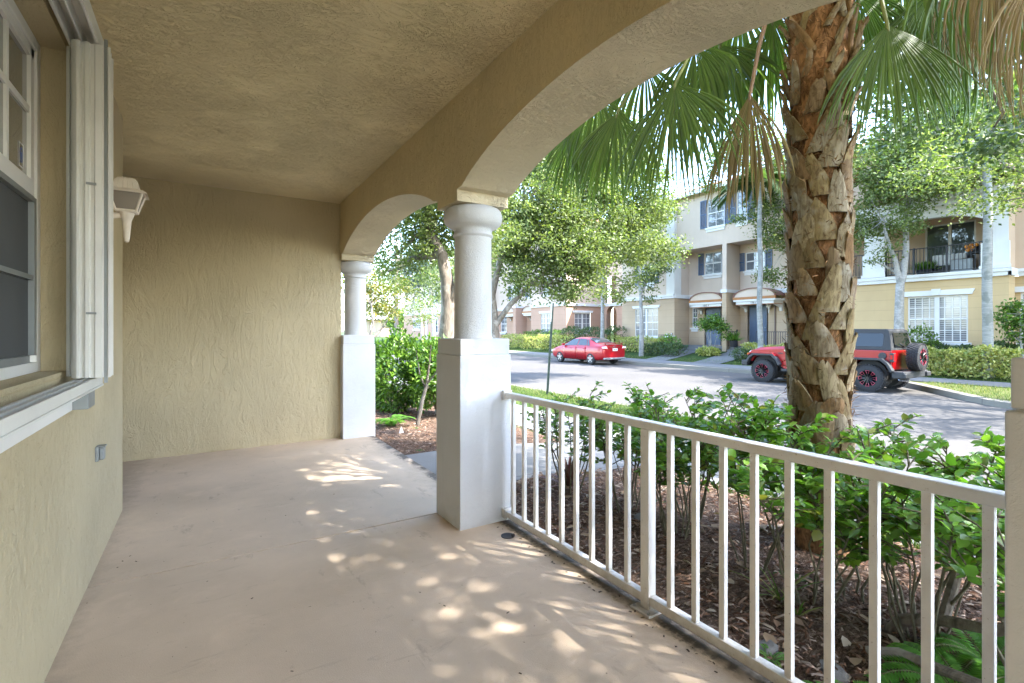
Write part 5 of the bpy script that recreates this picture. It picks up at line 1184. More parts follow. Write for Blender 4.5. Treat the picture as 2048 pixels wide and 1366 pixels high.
for q, (u, X, dd, lab) in enumerate(((845, 14, 46, 'slim far tree at the pale corner of the distant townhouse'), (868, 15, 40, 'slim far tree just left of the leaning trunk'), (904, 12.5, 26, 'slender pale trunk just left of the near column'))):
    bb = PX(u, 700, dd); bb.z = -.3; vt = 560
    tree('street_tree', lab, bb, [bb, PX(u-1, 660, dd), PX(u-6, 610, dd), PX(u-8, 570, dd), PX(u-8, 520, dd)], .14, sph((u-6, 560, dd, 1.6), (u+20, 520, dd, 2.2), (u+4, 585, dd, 1.0)), 70, 32, 'leaf_oak', .2, .5, 'grey_bark', group=G, limbs=12)
tree('flame_tree', 'small yellow tipped tree beyond the hedge at the far left', (7.0, 24.3, -.3), [(7.0, 24.3, -.3), (6.9, 24.3, .8), (7.1, 24.2, 1.6), (7.0, 24.2, 2.6)], .12, sph((765, 590, 25, 1.0), (790, 620, 25, .7), (745, 560, 25, 1.0), (800, 580, 26, .7), (750, 620, 25, .8), (720, 560, 25, 1.3)), 120, 40, 'leaf_flame', .16, .45, 'oak_bark',
     forks=[[Vector((7.0, 24.2, .9)), Vector((6.4, 24.2, 1.6)), Vector((6.0, 24.2, 2.2))], [Vector((7.0, 24.2, .9)), Vector((7.6, 24.3, 1.5)), Vector((8.0, 24.3, 2.1))]])
tree('pine_tree', 'tall dark blue green pine between far tree and distant townhouse', (13.5, 39.5, -.3), [(13.5, 39.5, -.3), (13.5, 39.5, 3), (13.5, 39.5, 7), (13.5, 39.5, 9)], .2, sph((840, 560, 42, 1.9), (800, 540, 42, 1.5), (860, 520, 42, 2.2), (820, 500, 42, 1.5), (780, 545, 42, .9)), 90, 40, 'leaf_needle', .28, .55, 'oak_bark')
for k, (x, y, h, r, lab, lf) in enumerate(((4, 46, 7, 3.2, 'bushy green tree at far left beside the house end wall', 'leaf_oak'), (-3, 60, 8, 4, 'dark tree far behind the left column', 'leaf_dark'), (12, 96, 7, 4.5, 'broad green tree at the very end of the street', 'leaf_oak'), (20, 104, 8, 5, 'dark green tree rising behind the low pale building', 'leaf_dark'),
                                      (36, 112, 9, 5, 'tall dark tree behind the white tiled roof', 'leaf_dark'), (3, 80, 8, 4.5, 'rounded dark tree on the near side far down the street', 'leaf_dark'), (28, 80, 5, 2.4, 'light green tree in front of the low pale building', 'leaf_bright'), (48, 120, 10, 6, 'farthest dark tree right of the low pale roof', 'leaf_dark'))):
    tree('background_tree', lab, (x, y, -.2), [(x, y, -.3), (x, y, h*.3), (x+.2, y, h*.6), (x, y, h*.85)], .22, [(x, y, h*.62, r*.75), (x-r*.5, y, h*.5, r*.55), (x+r*.5, y+.5, h*.52, r*.6), (x, y-.5, h*.8, r*.5)], 120, 34, lf, .34, .8, 'oak_bark', group='trees at the end of the street', limbs=10)
# ringed palm trunks in the far verge
def palm_far(label, u, X, zt, r):
    y = Yat(u, X); t = thing('royal_palm', label, 'palm', (X, y, gz(X)), group='smooth trunked palms in the far verge')
    mb = MB(); n = 26; P = [(X + .05*math.sin(i*.5), y, gz(X)-.05 + (zt-gz(X))*i/n) for i in range(n+1)]
    mb.tube(P, [r*(1.25 if i == 0 else 1.0 - .25*i/n)*(1 + .035*(i % 2)) for i in range(n+1)], 14); mb.tube([(X, y, zt-.05), (X, y, zt+.9)], [r*.72, r*.45], 12); mb.build('trunk', M['palm_bark'], t, smooth=True)
    Pt, D, N = [], [], []
    for k in range(13):
        a = 2*PI*k/13 + .3; el = random.uniform(.1, 1.1); mb = MB(); pts = []
        for i in range(9):
            s = i/8; pts.append(Vector((X + math.cos(a)*math.cos(el)*2.3*s, y + math.sin(a)*math.cos(el)*2.3*s, zt + .85 + math.sin(el)*2.3*s - 1.7*s*s)))
        for i in range(70):
            s = .12 + .88*i/70; q = s*8; j = min(int(q), 7); p = pts[j].lerp(pts[j+1], q-j); tang = (pts[j+1]-pts[j]).normalized(); sd = tang.cross(Vector((0, 0, 1))).normalized()
            for sg in (-1, 1): Pt.append(p); D.append(sd*sg + tang*.5 + Vector((0, 0, -.5))); N.append(Vector((0, 0, 1)) + sd*.3)
    scatter_mesh('fronds', DIAMOND, np.array([list(p) for p in Pt]), np.array([list(p) for p in D]), np.array([list(p) for p in N]), RNG.uniform(.4, .65, len(Pt)), .045, M['leaf_dark'], t)
palm_far('grey ringed palm trunk in front of the balcony pier at right', 1975, 21.9, 8.2, .145)
palm_far('grey mottled palm trunk standing before the second blue door', 1520, 22.0, 7.4, .125)
# ---------------------------------------------------------------- the cabbage palm by the railing
PXc, PYc = 3.52, 1.70
palm = thing('cabbage_palm', 'shaggy cabbage palm with criss cross leaf bases behind the railing', 'palm', (PXc, PYc, -.1))
M['fibre'] = bark('palm_fibre', (.09, .046, .022), (.38, .20, .095), (1, 1, .45), 30, 1.0)
M['boot'] = leafmat('palm_boot', [(.15, .115, .07), (.26, .22, .15), (.22, .20, .16), (.17, .11, .06), (.30, .27, .19), (.13, .10, .075)], 0, .8, .2)
def boot_tex():
    t = NT('palm_leaf_base'); g = t.nd('ShaderNodeNewGeometry')
    c = t.ramp(g.outputs['Random Per Island'], [(0, (.16, .12, .06)), (.2, (.28, .22, .115)), (.4, (.25, .225, .17)), (.6, (.21, .125, .058)), (.8, (.33, .275, .175)), (1, (.16, .115, .065))])
    q = t.pos((1, 1, .3)); n = t.noise(q, 34, 7, .75, .9)
    c = t.mix(t.math('MULTIPLY', t.gray(n, .44, .62), .8), c, (.075, .045, .025)); c = t.mix(t.math('MULTIPLY', t.gray(t.noise(t.pos(), 8, 4), .56, .7), .5), c, (.33, .32, .28))
    t.col(c); t.bump(t.noise(t.pos((1, 1, .2)), 60, 5), .7, .006); return t.set(Roughness=.85, Specular_IOR_Level=.2)
M['boot'] = boot_tex()
mb = MB(); n = 60; m = 28
for i in range(n+1):
    z = -.2 + 4.3*i/n
    for k in range(m):
        a = 2*PI*k/m; r = .165 + .012*math.sin(9*a+z*14) + .010*math.sin(5*a-z*23) + random.uniform(-.006, .006) + (.03 if z < 0.1 else 0) + (.02 if z > 3 else 0)
        mb.v.append((PXc + r*.93*math.cos(a), PYc + r*.93*math.sin(a), z))
for i in range(n):
    for k in range(m): mb.f.append((i*m+k, i*m+(k+1) % m, (i+1)*m+(k+1) % m, (i+1)*m+k))
trunk = mb.build('trunk', M['fibre'], palm, smooth=True, auto=0)
mb = MB(); z = -.02; k = 0
while z < 3.75:
    a0 = k*2.39996 + random.uniform(-.15, .15); k += 1
    top = z > 2.55; f = max(0, min(1, (z-2.3)/.7))
    L = random.uniform(.20, .31)*(1-.1*f); w0 = random.uniform(.125, .19)*(1-.62*f); tilt = random.choice((-1, 1))*random.uniform(.25, .80)*(1+.4*f); lean = random.uniform(.004, .042) + .07*f*random.random()
    nr, nc = 6, 4; base = len(mb.v)
    tipw = random.uniform(.2, .62); curl = random.uniform(-.3, .5)
    for layer in (0, 1):
        for i in range(nr+1):
            t_ = i/nr; w = w0*(1-(1-tipw)*t_**1.5)*(1 if i < nr else random.uniform(.5, 1)); a = a0 + tilt*t_*L/.2*.55 + .3*f*curl*math.sin(t_*3)
            r = .158 + .020 + lean*t_**1.6 - layer*(.018 - .008*t_)
            for j in range(nc+1):
                s = (j/nc-.5); ja = random.uniform(-.003, .003)
                rr = r + .012*(1-4*s*s)*(1-t_*.5) + ja; zz = z + L*t_*(1-.12*abs(tilt)) + (random.uniform(-.02, .02) if i == nr else 0)
                mb.v.append((PXc + rr*math.cos(a + s*w/.19), PYc + rr*math.sin(a + s*w/.19), zz))
    W = nc+1; off = (nr+1)*W
    for i in range(nr):
        for j in range(nc):
            q = base+i*W+j; mb.f.append((q, q+1, q+W+1, q+W)); mb.f.append((off+q, off+q+W, off+q+W+1, off+q+1))
        q = base+i*W; mb.f.append((q, q+W, off+q+W, off+q)); q += nc; mb.f.append((q, off+q, off+q+W, q+W))
    for j in range(nc): q = base+nr*W+j; mb.f.append((q, q+1, off+q+1, off+q))
    z += .0222 - .004*f
mb.build('leaf_bases', M['boot'], trunk, smooth=True, auto=50)
n = 5200; a = RNG.uniform(0, 2*PI, n); zz = RNG.uniform(-.1, 3.9, n); r = RNG.uniform(.150, .19, n) + np.where(zz > 2.4, .015, 0)
P = np.column_stack([PXc + r*np.cos(a), PYc + r*np.sin(a), zz]); D = np.column_stack([-np.sin(a)*RNG.normal(0, 1, n) + np.cos(a)*.35, np.cos(a)*RNG.normal(0, 1, n) + np.sin(a)*.35, RNG.normal(.2, .8, n)])
M['hair'] = leafmat('palm_hair', [(.06, .03, .015), (.16, .085, .04), (.27, .15, .075), (.10, .05, .025), (.33, .21, .12)], .1, .8, .15)
scatter_mesh('fibre_mat', DIAMOND, P, D, np.column_stack([np.cos(a), np.sin(a), 0*a]), RNG.uniform(.03, .075, n), RNG.uniform(.003, .007, n), M['hair'], trunk)
M['frond'] = leafmat('frond_green', [(.06, .11, .032), (.095, .165, .045), (.14, .22, .06), (.085, .145, .045)], .45, .45, .35)
M['frond_bright'] = leafmat('frond_bright_green', [(.07, .125, .035), (.11, .19, .05), (.15, .24, .07), (.09, .15, .045)], .5, .3, .6)
M['dead_frond'] = leafmat('dead_frond', [(.13, .09, .05), (.23, .17, .095), (.31, .24, .15), (.17, .12, .07)], .3, .7, .25)
M['petiole'] = plain('petiole', (.17, .20, .07), .45, var=.15); M['dry_petiole'] = plain('dry_petiole', (.24, .15, .10), .6, var=.15)
def frond(apex, axis, normal, R, mat='frond', n=44, spread=1.95, droop=.35, root=None, nm='frond', fused=.42, seed=1, tw=1.0):
    rg = random.Random(seed)
    axis = Vector(axis).normalized(); normal = Vector(normal); normal = (normal - axis*normal.dot(axis)).normalized(); sd = axis.cross(normal).normalized(); apex = Vector(apex)
    mb = MB(); da = 2*spread/n
    for k in range(n):
        a = -spread + 2*spread*(k+.5)/n + rg.uniform(-.012, .012)
        d0 = (axis*math.cos(a) + sd*math.sin(a) + normal*(.22*math.cos(a*1.3) - .05)).normalized(); ws = d0.cross(normal).normalized()
        Lk = R*(.80 + .20*math.cos(a*.75))*rg.uniform(.9, 1.06); dr = droop*rg.uniform(.7, 1.35); sx = rg.uniform(-.06, .06)
        base = len(mb.v); S = [.03, fused*.4, fused*.75, fused, fused+(1-fused)*.28, fused+(1-fused)*.55, fused+(1-fused)*.8, 1.0]
        for s in S:
            w = s*Lk*math.sin(da/2)*1.06 if s <= fused else fused*Lk*math.sin(da/2)*1.06*max(.03, (1-s)/(1-fused))**.62
            w *= tw if s > fused else 1
            g = min(.85, dr*max(0, s-.12)**1.3); dd = (d0*(1-g) + Vector((0, 0, -1))*g); p = apex + dd*(Lk*s) + ws*(sx*Lk*s*s)
            f = normal*(w*.5*(1 if k % 2 else 1))
            mb.v += [tuple(p - ws*w), tuple(p + f), tuple(p + ws*w)]
        for i in range(len(S)-1):
            q = base+i*3; mb.f += [(q, q+1, q+4, q+3), (q+1, q+2, q+5, q+4)]
    o = mb.build(nm, M[mat], palm)
    if root is not None:
        root = Vector(root); mid = root.lerp(apex, .55) + Vector((0, 0, .18*(apex-root).length)); pm = MB(); pm.tube([root, root.lerp(mid, .5) + Vector((0, 0, .03)), mid, apex.lerp(mid, .4) + Vector((0, 0, .05)), apex, apex + axis*R*.25], [.024, .02, .016, .013, .011, .004], 8)
        pm.build('petiole', M['dry_petiole' if 'dead' in mat else 'petiole'], o, smooth=True)
    return o
crown = Vector((PXc, PYc, 4.0))
def crn(ap): v = Vector((ap[0]-PXc, ap[1]-PYc, 0)); v = v.normalized() if v.length > .01 else Vector((1, 0, 0)); return crown + v*.13
cam = Vector((0, 0, CAMH))
def hang(u, v, d, R, mat='frond', lean=(0, 0), n=44, spread=1.5, droop=.5, seed=1, root=True, tw=1.0, face=1.0, fused=.52):
    ap = PX(u, v, d); right = Vector((FY, -FX, 0)); ax = Vector((0, 0, -1)) + right*lean[0] + Vector((FX, FY, 0))*lean[1]
    nrm = (cam-ap).normalized()*face + Vector((ap.x-PXc, ap.y-PYc, .3)).normalized()*.5
    return frond(ap, ax, nrm, R, mat, n, spread, droop, crn(ap) if root else None, seed=seed, tw=tw, fused=fused, nm='dead_frond' if 'dead' in mat else 'frond')
hang(1350, 168, 3.55, .92, 'frond', (-.05, -.05), 44, 1.05, .32, 3)
hang(1500, 190, 3.30, .80, 'dead_frond', (0, 0), 32, .62, .45, 4, fused=.62)
hang(1775, 50, 3.05, .80, 'frond', (.02, -.12), 42, .88, .34, 5)
hang(1235, 225, 4.1, .88, 'frond', (-.15, .1), 38, 1.1, .45, 6)
hang(1150, 262, 4.6, .70, 'frond', (-.15, .1), 36, 1.1, .5, 12)
hang(1440, 90, 4.1, .95, 'frond', (.0, .1), 42, 1.2, .4, 7)
hang(1545, 40, 3.9, .95, 'frond', (.1, .1), 42, 1.1, .4, 8)
hang(1290, 130, 4.3, .80, 'frond', (-.2, .1), 40, 1.2, .5, 9)
hang(1715, -10, 3.9, .95, 'frond', (.1, .1), 42, 1.3, .8, 10)
hang(1860, -10, 3.7, .90, 'frond', (.1, .1), 42, 1.2, .8, 11)
hang(1985, -110, 2.75, .82, 'dead_frond', (-.05, 0), 40, .8, .9, 13, fused=.42)
hang(2070, -60, 2.6, .85, 'dead_frond', (-.05, 0), 38, .7, .9, 14, fused=.42)
hang(1930, -60, 3.4, .80, 'dead_frond', (.05, 0), 34, .8, .9, 15, tw=.8, fused=.4)
hang(1195, 190, 4.4, .80, 'frond', (-.1, .1), 38, 1.1, .45, 17)
hang(1390, 95, 3.9, .95, 'frond', (-.1, .1), 40, 1.3, .8, 18)
hang(1480, 20, 4.2, 1.0, 'frond', (0, .1), 42, 1.4, .8, 19)
hang(1910, 30, 3.6, .85, 'frond_bright', (.1, .1), 40, 1.2, .8, 20)
hang(1800, -60, 4.0, 1.0, 'frond', (.1, .1), 42, 1.4, .7, 21)
hang(2030, -20, 3.2, .85, 'dead_frond', (0, 0), 36, .8, .9, 22, fused=.45)
hang(1960, -150, 3.0, 1.0, 'frond', (.1, 0), 40, 1.2, .8, 23)
for k in range(17):       # the upper crown
    a = k*2.39996; el = .15 + .9*(k/17); ln = random.uniform(1.1, 1.45)
    ap = crown + Vector((math.cos(a)*math.cos(el)*ln, math.sin(a)*math.cos(el)*ln, .25 + math.sin(el)*ln))
    ax = Vector((math.cos(a), math.sin(a), .5*math.sin(el)-.35)); frond(ap, ax, (0, 0, 1), random.uniform(.85, 1.05), 'frond', 40, 1.9, .45, crown + Vector((math.cos(a)*.1, math.sin(a)*.1, .1)), seed=30+k)
# ---------------------------------------------------------------- shrubs along the railing
def shrub(name, label, root, h, spread, nst, nl, L, leaf='leaf_shrub', low=.5, lean=(0, 0), stem='shrub_stem', cat='shrub', group=None, pairs=8, sr=.0068):
    t = thing(name, label, cat, root, group=group); R0 = Vector(root); mb = MB(); P, D, N = [], [], []
    for s in range(nst):
        a = 2*PI*s/nst + random.uniform(-.4, .4); hh = h*random.uniform(.68, 1.0); sp = spread*random.uniform(.5, 1.35)
        end = R0 + Vector((math.cos(a)*sp + lean[0], math.sin(a)*sp + lean[1], hh)); st = R0 + Vector((math.cos(a)*.05, math.sin(a)*.05, -.03))
        pts = [st]
        for i in range(1, 6):
            q = i/5; pts.append(st.lerp(end, q) + Vector((random.uniform(-.03, .03), random.uniform(-.03, .03), .05*math.sin(q*PI))))
        r = sr*random.uniform(.7, 1.35); mb.tube(pts, [r*(1-.6*i/5) for i in range(6)], 6)
        ntw = random.randint(12, 17)
        for _ in range(ntw):
            q = low + (1-low)*random.random()**.8; j = min(int(q*5), 4); p = pts[j].lerp(pts[j+1], q*5-j)
            d = Vector((random.gauss(0, 1), random.gauss(0, 1), random.uniform(.1, 1.1))).normalized(); ln = random.uniform(.10, .26)*(.6+.6*spread)
            e = p + d*ln; mb.tube([p, p.lerp(e, .5) + Vector((0, 0, .012)), e], [.0042, .0034, .002], 4, cap=False)
            for w in range(pairs):
                f = .25 + .8*w/pairs; b_ = p + d*(ln*f)
                for sg in (-1, 1):
                    sv = d.cross(Vector((random.gauss(0, .5), random.gauss(0, .5), 1))).normalized()
                    P.append(b_); D.append(sv*sg + d*.55 + Vector((0, 0, random.uniform(-.25, .35)))); N.append(Vector((random.gauss(0, .45), random.gauss(0, .45), 1)))
    mb.build('stems', M[stem], t, smooth=True)
    P, D, N = (np.array([list(v) for v in q]) for q in (P, D, N))
    if nl and len(P) > nl: k = RNG.choice(len(P), nl, replace=False); P, D, N = P[k], D[k], N[k]
    Ls = RNG.uniform(.5, 1.05, len(P))*L
    scatter_mesh('leaves', LEAF, P, D, N, Ls, Ls*RNG.uniform(.55, .75, len(P)), M[leaf], t)
    return t
SG = 'glossy shrubs along the railing'
for x, y, h, sp, ns, nl, L, lab in ((2.62, 3.25, .86, .24, 8, 1000, .052, 'small leaved thin shrub nearest the white column behind the railing'), (2.75, 2.72, .92, .30, 8, 1100, .060, 'leggy shrub left of the middle rail post'),
                                   (2.70, 2.22, .98, .30, 8, 1300, .064, 'dense leafy shrub behind the middle rail post'), (2.78, 1.72, 1.02, .34, 9, 1600, .070, 'lush large leaved shrub directly in front of the palm trunk'),
                                   (2.62, 1.30, .94, .32, 8, 1300, .070, 'broad leaved shrub just right of the palm trunk'), (2.72, .88, .92, .34, 8, 1200, .068, 'open twiggy shrub with big round leaves near the right column'), (2.60, .48, .92, .30, 8, 1300, .064, 'dark leafy shrub against the right column')):
    shrub('shrub', lab, (x, y, mz(x, y)-.02), h*.94-mz(x, y), sp*1.08, ns, nl, L, group=SG, low=.45)
for x, y, h, sp, ns, nl, L, lab in ((3.12, 2.95, .80, .30, 7, 900, .056, 'fine leaved shrub in the rear row left of the palm, nearest the column'), (3.10, 2.40, .84, .32, 7, 950, .062, 'fine leaved shrub in the rear row next left of the palm'),
                                   (3.05, 1.02, .86, .32, 7, 900, .068, 'shrub in the rear row just right of the palm trunk'), (3.15, .62, .86, .34, 7, 900, .068, 'shrub in the rear row against the sidewalk by the right column')):
    shrub('shrub', lab, (x, y, mz(x, y)-.02), h-mz(x, y), sp, ns, nl, L, group='rear row of shrubs by the sidewalk', low=.4)
shrub('shrub', 'low leafy sprig growing beside the foot of the palm', (2.95, 1.25, -.08), .42, .16, 3, 50, .075, low=.35)
# thick bare branches lying low among the shrubs
mb = MB(); mb.tube([(2.75, 1.02, -.1), (2.72, .95, .02), (2.70, .80, .10), (2.66, .62, .16), (2.62, .48, .30)], [.034, .028, .024, .021, .016], 10); mb.tube([(2.70, .80, .10), (2.85, .78, .35), (2.92, .70, .62), (2.95, .55, .85)], [.022, .02, .017, .012], 8)
tag(mb.build('fallen_branch', M['oak_bark'], smooth=True), 'thick bare branch forking upward low beside the right column', 'branch')
mb = MB(); mb.tube([(2.45, 1.0, -.06), (2.42, .86, .02), (2.38, .72, .055), (2.33, .55, .10)], [.024, .023, .02, .015], 10)
tag(mb.build('fallen_branch', M['oak_bark'], smooth=True), 'short thick branch stub lying on the mulch near the right column', 'branch')
# ferns and weeds
def fern(label, x, y, s, nf, cat='fern', nm='fern', mat='fern'):
    t = thing(nm, label, cat, (x, y, mz(x, y))); z0 = mz(x, y); P, D, N = [], [], []; mb = MB()
    for k in range(nf):
        a = 2*PI*k/nf + random.uniform(-.3, .3); ln = s*random.uniform(.7, 1.1); pts = []
        for i in range(13):
            q = i/12; pts.append(Vector((x + math.cos(a)*ln*.75*q, y + math.sin(a)*ln*.75*q, z0 + ln*(.85*q - .62*q*q))))
        mb.tube(pts, [.0025]*13, 4, cap=False)
        for i in range(1, 13):
            tg = (pts[i]-pts[i-1]).normalized(); sd = tg.cross(Vector((0, 0, 1))).normalized(); w = math.sin(PI*min(1, (i+1)/14)**.8)
            for h_ in (0, .5):
                p = pts[i-1].lerp(pts[i], h_)
                for sg in (-1, 1): P.append(p); D.append(sd*sg*1.0 + tg*.35); N.append(Vector((0, 0, 1)) - tg*.2)
    mb.build('stalks', M['green_stem'], t); n = len(P)
    scatter_mesh('fronds', DIAMOND, np.array([list(p) for p in P]), np.array([list(p) for p in D]), np.array([list(p) for p in N]), s*.16, s*.045, M[mat], t)
fern('bright green fern clump by the foot of the right column', 2.42, .66, .36, 13); fern('smaller fern in front of the right column', 2.15, .74, .26, 10); fern('green fern behind the branch stub near the right column', 2.75, .66, .36, 11)
fern('low fern beside the far pedestal at the porch edge', 2.35, 7.1, .45, 12); fern('tiny fern weed beside the bottom rail', 1.98, .92, .14, 6); fern('tiny bright weed under the third baluster from the right', 2.0, 1.15, .10, 6)
def strap(label, x, y, n, L, W, mat, cat, nm):
    t = thing(nm, label, cat, (x, y, mz(x, y))); a = RNG.uniform(0, 2*PI, n); el = RNG.uniform(.5, 1.3, n)
    mb = MB(); z0 = mz(x, y)
    for k in range(n):
        ln = L*random.uniform(.7, 1.1); c, s = math.cos(a[k]), math.sin(a[k]); base = len(mb.v)
        for i in range(7):
            q = i/6; r = ln*math.cos(el[k])*q; w = W*(1-q**2.5)*.5 + .0008; zz = z0 + ln*math.sin(el[k])*q - ln*.35*q*q
            mb.v += [(x + r*c - w*s, y + r*s + w*c, zz), (x + r*c, y + r*s, zz-.25*w), (x + r*c + w*s, y + r*s - w*c, zz)]
        for i in range(6): q = base+3*i; mb.f += [(q, q+1, q+4, q+3), (q+1, q+2, q+5, q+4)]
    return mb.build('blades', M[mat], t) and t
strap('dark red strappy plant behind the railing near the white column', 2.75, 3.42, 26, .42, .035, 'leaf_red', 'plant', 'cordyline'); strap('tuft of tall grass on the mulch before the palm', 2.55, 1.42, 14, .34, .012, 'blade', 'grass tuft', 'grass_tuft')
strap('second grass tuft on the mulch below the palm', 2.45, 1.28, 10, .22, .010, 'blade', 'grass tuft', 'grass_tuft')
# ---------------------------------------------------------------- hedge beyond the far pedestal
def bush(name, label, c, r, n, L, leaf, cat='bush', group=None, boxy=False, core=True, T=LEAF):
    """leafy mass: C centre of its base, R half sizes"""
    t = thing(name, label, cat, (c[0], c[1], c[2]), group=group); D0 = rnd_dirs(n)
    if boxy: D0 = D0/np.maximum(np.abs(D0).max(1, keepdims=True), 1e-6)*(.82+.18*np.linalg.norm(D0, axis=1, keepdims=True))
    lump = 1 + .16*np.sin(D0[:, :1]*5+c[0]*3) * np.sin(D0[:, 1:2]*6+c[1]) + .10*np.sin(D0[:, 2:3]*9+D0[:, :1]*7)
    rad = RNG.uniform(.55, 1.0, (n, 1))**.6*lump
    P = np.array(c) + np.array([0, 0, r[2]]) + D0*rad*np.array(r)
    P[:, 2] = np.maximum(P[:, 2], c[2]+.01)
    scatter_mesh('foliage', T, P, D0*.7 + rnd_dirs(n)*.8 + np.array([0, 0, .25]), rnd_dirs(n, .9), RNG.uniform(.65, 1.2, n)*L, RNG.uniform(.35, .55, n)*L, M[leaf], t)
    mb = MB()
    for k in range(7):
        a = 2*PI*k/7; mb.tube([(c[0]+.05*math.cos(a), c[1]+.05*math.sin(a), c[2]-.05), (c[0]+r[0]*.35*math.cos(a), c[1]+r[1]*.35*math.sin(a), c[2]+r[2]*.7), (c[0]+r[0]*.65*math.cos(a), c[1]+r[1]*.65*math.sin(a), c[2]+r[2]*1.4)], [.014, .011, .006], 5)
    mb.build('stems', M['twig'], t); return t
bush('hedge_bush', 'bright green glossy bush right behind the far porch pedestal', (2.95, 8.35, -.05), (.62, .75, .67), 5200, .095, 'leaf_bright')
bush('hedge_bush', 'bright green bush between the far pedestal and the leaning trunk', (3.3, 7.55, .10), (.55, .50, .54), 3600, .09, 'leaf_bright')
bush('hedge_bush', 'green bush farther back at the left of the leaning trunk', (2.4, 9.3, -.05), (.6, .7, .66), 3200, .10, 'leaf_shrub')
mb = MB(); p0 = PX(835, 850, 6.6); mb.tube([p0, PX(845, 800, 6.6), PX(853, 770, 6.6), PX(858, 735, 6.6), PX(862, 690, 6.6)], [.03, .026, .022, .014, .008], 8); mb.tube([PX(851, 775, 6.6), PX(840, 750, 6.6), PX(832, 700, 6.6)], [.012, .01, .006], 6); mb.tube([PX(853, 770, 6.6), PX(872, 745, 6.5), PX(880, 715, 6.5)], [.012, .01, .006], 6)
sap = thing('young_tree', 'bare leaning sapling stem in the mulch before the bushes', 'tree', p0); mb.build('trunk', M['oak_bark'], sap, smooth=True)
n = 60; scatter_mesh('leaves', LEAF, np.array([list(PX(RNG.uniform(830, 885), RNG.uniform(670, 760), 6.6)) for _ in range(n)]), rnd_dirs(n), rnd_dirs(n, 1), RNG.uniform(.05, .09, n), .04, M['leaf_shrub'], sap)
M['garden_white'] = plain('white_marker', (.7, .7, .7), .6)
mb = MB(); q = PX(803, 866, 6.45); mb.add([(q.x-.03, q.y, q.z), (q.x+.03, q.y, q.z), (q.x+.03, q.y+.02, q.z), (q.x-.03, q.y+.02, q.z), (q.x, q.y+.01, q.z+.10)], [(0, 1, 4), (1, 2, 4), (2, 3, 4), (3, 0, 4), (3, 2, 1, 0)]); tag(mb.build('garden_marker', M['garden_white'], bevel=.004), 'small white garden marker standing in the mulch by the sapling', 'marker')
# ---------------------------------------------------------------- hedges and plants across the street
def hedge(label, u0, u1, X, w, h, n, leaf, L=.13, nm='hedge', z=None):
    y1, y0 = Yat(u0, X), Yat(u1, X); z = gz(X) if z is None else z; t = thing(nm, label, 'hedge', (X, (y0+y1)/2, z))
    s = RNG.integers(0, 3, n); y = RNG.uniform(y0, y1, n); k = RNG.random(n); x = np.where(s == 0, -w/2 + RNG.normal(.03, .05, n), (k-.5)*w); zz = np.where(s == 0, RNG.random(n)*h, np.where(s == 1, h - np.abs(RNG.normal(0, .06, n)), RNG.random(n)*h))
    zz = zz*(1 + .10*np.sin(y*2.7) + .07*np.sin(y*7.1+1)); x = x*(1 + .1*np.sin(y*3.3+2))
    nrm = np.where((s == 0)[:, None], np.array([-1., 0, .3]), np.array([0, 0, 1.]))
    scatter_mesh('foliage', DIAMOND, np.column_stack([X + x, y, z + zz]), rnd_dirs(n, .5), unit(nrm + RNG.normal(0, .7, (n, 3))), RNG.uniform(.6, 1.2, n)*L, RNG.uniform(.4, .6, n)*L, M[leaf], t)
    mb = MB(); m = max(3, int((y1-y0)/.5))
    for i in range(m):
        yy = y0 + (y1-y0)*(i+.5)/m
        for q in (-1, 1): mb.tube([(X, yy, z-.05), (X+q*w*.2, yy+q*.1, z+h*.5), (X+q*w*.3, yy-q*.1, z+h*.85)], [.02, .014, .006], 5)
    mb.build('stems', M['twig'], t); return t
hedge('yellow variegated hedge left of and behind the red sedan', 1018, 1145, 22.6, 1.5, .95, 4200, 'leaf_yellow', .16)
hedge('low light green hedge under the salmon windows', 1052, 1128, 23.5, .8, 1.15, 1800, 'leaf_bright', .15)
hedge('dark green hedge along the sunlit end wall, above the sedan roof', 1133, 1243, 23.3, 1.2, 1.35, 3200, 'leaf_dark', .15)
hedge('yellow green hedge below the twin beige window', 1222, 1330, 23.1, 1.0, .85, 2600, 'leaf_yellow', .14)
hedge('clipped round dark green hedge beside the first walk', 1296, 1366, 22.6, 1.2, .62, 2400, 'leaf_dark', .11)
hedge('yellow hedge along the sidewalk to the right of the jeep', 1842, 2046, 22.0, 1.3, .85, 4200, 'leaf_yellow', .13)
hedge('dark green shrubs under the shuttered ochre window', 1790, 2080, 23.3, .9, .75, 3200, 'leaf_dark', .12)
hedge('yellow tipped shrubs before the second blue door, above the jeep bonnet', 1492, 1600, 23.0, .9, .62, 2000, 'leaf_yellow', .12)
def plant_at(u, X): return (X, Yat(u, X), gz(X))
bush('flowering_bush', 'loose bush with white flowers left of the first blue door', plant_at(1338, 23.4), (.55, .75, .50), 900, .13, 'leaf_shrub', T=DIAMOND)
c = plant_at(1338, 23.4); n = 40; D0 = rnd_dirs(n, .6); fl_ = bpy.data.objects['flowering_bush']
scatter_mesh('flowers', DIAMOND, np.array(c) + np.array([0, 0, .5]) + D0*np.array([.55, .75, .55]), rnd_dirs(n), D0, .10, .09, M['flower'], fl_)
bush('low_shrub', 'low spiky yellow green shrub at the foot of the small round tree', plant_at(1417, 22.9), (.35, .65, .22), 700, .16, 'leaf_yellow', T=DIAMOND)
bush('low_shrub', 'small clipped bluish shrub ahead of the jeep bumper', plant_at(1485, 22.2), (.4, .55, .30), 900, .10, 'leaf_dark', T=DIAMOND)
bush('low_shrub', 'leafy light shrub between the jeep and the ochre window', plant_at(1840, 22.9), (.4, .55, .75), 900, .13, 'leaf_bright', T=DIAMOND)
y = Yat(1424, 23.3); b = Vector((23.3, y, gz(23.3)))
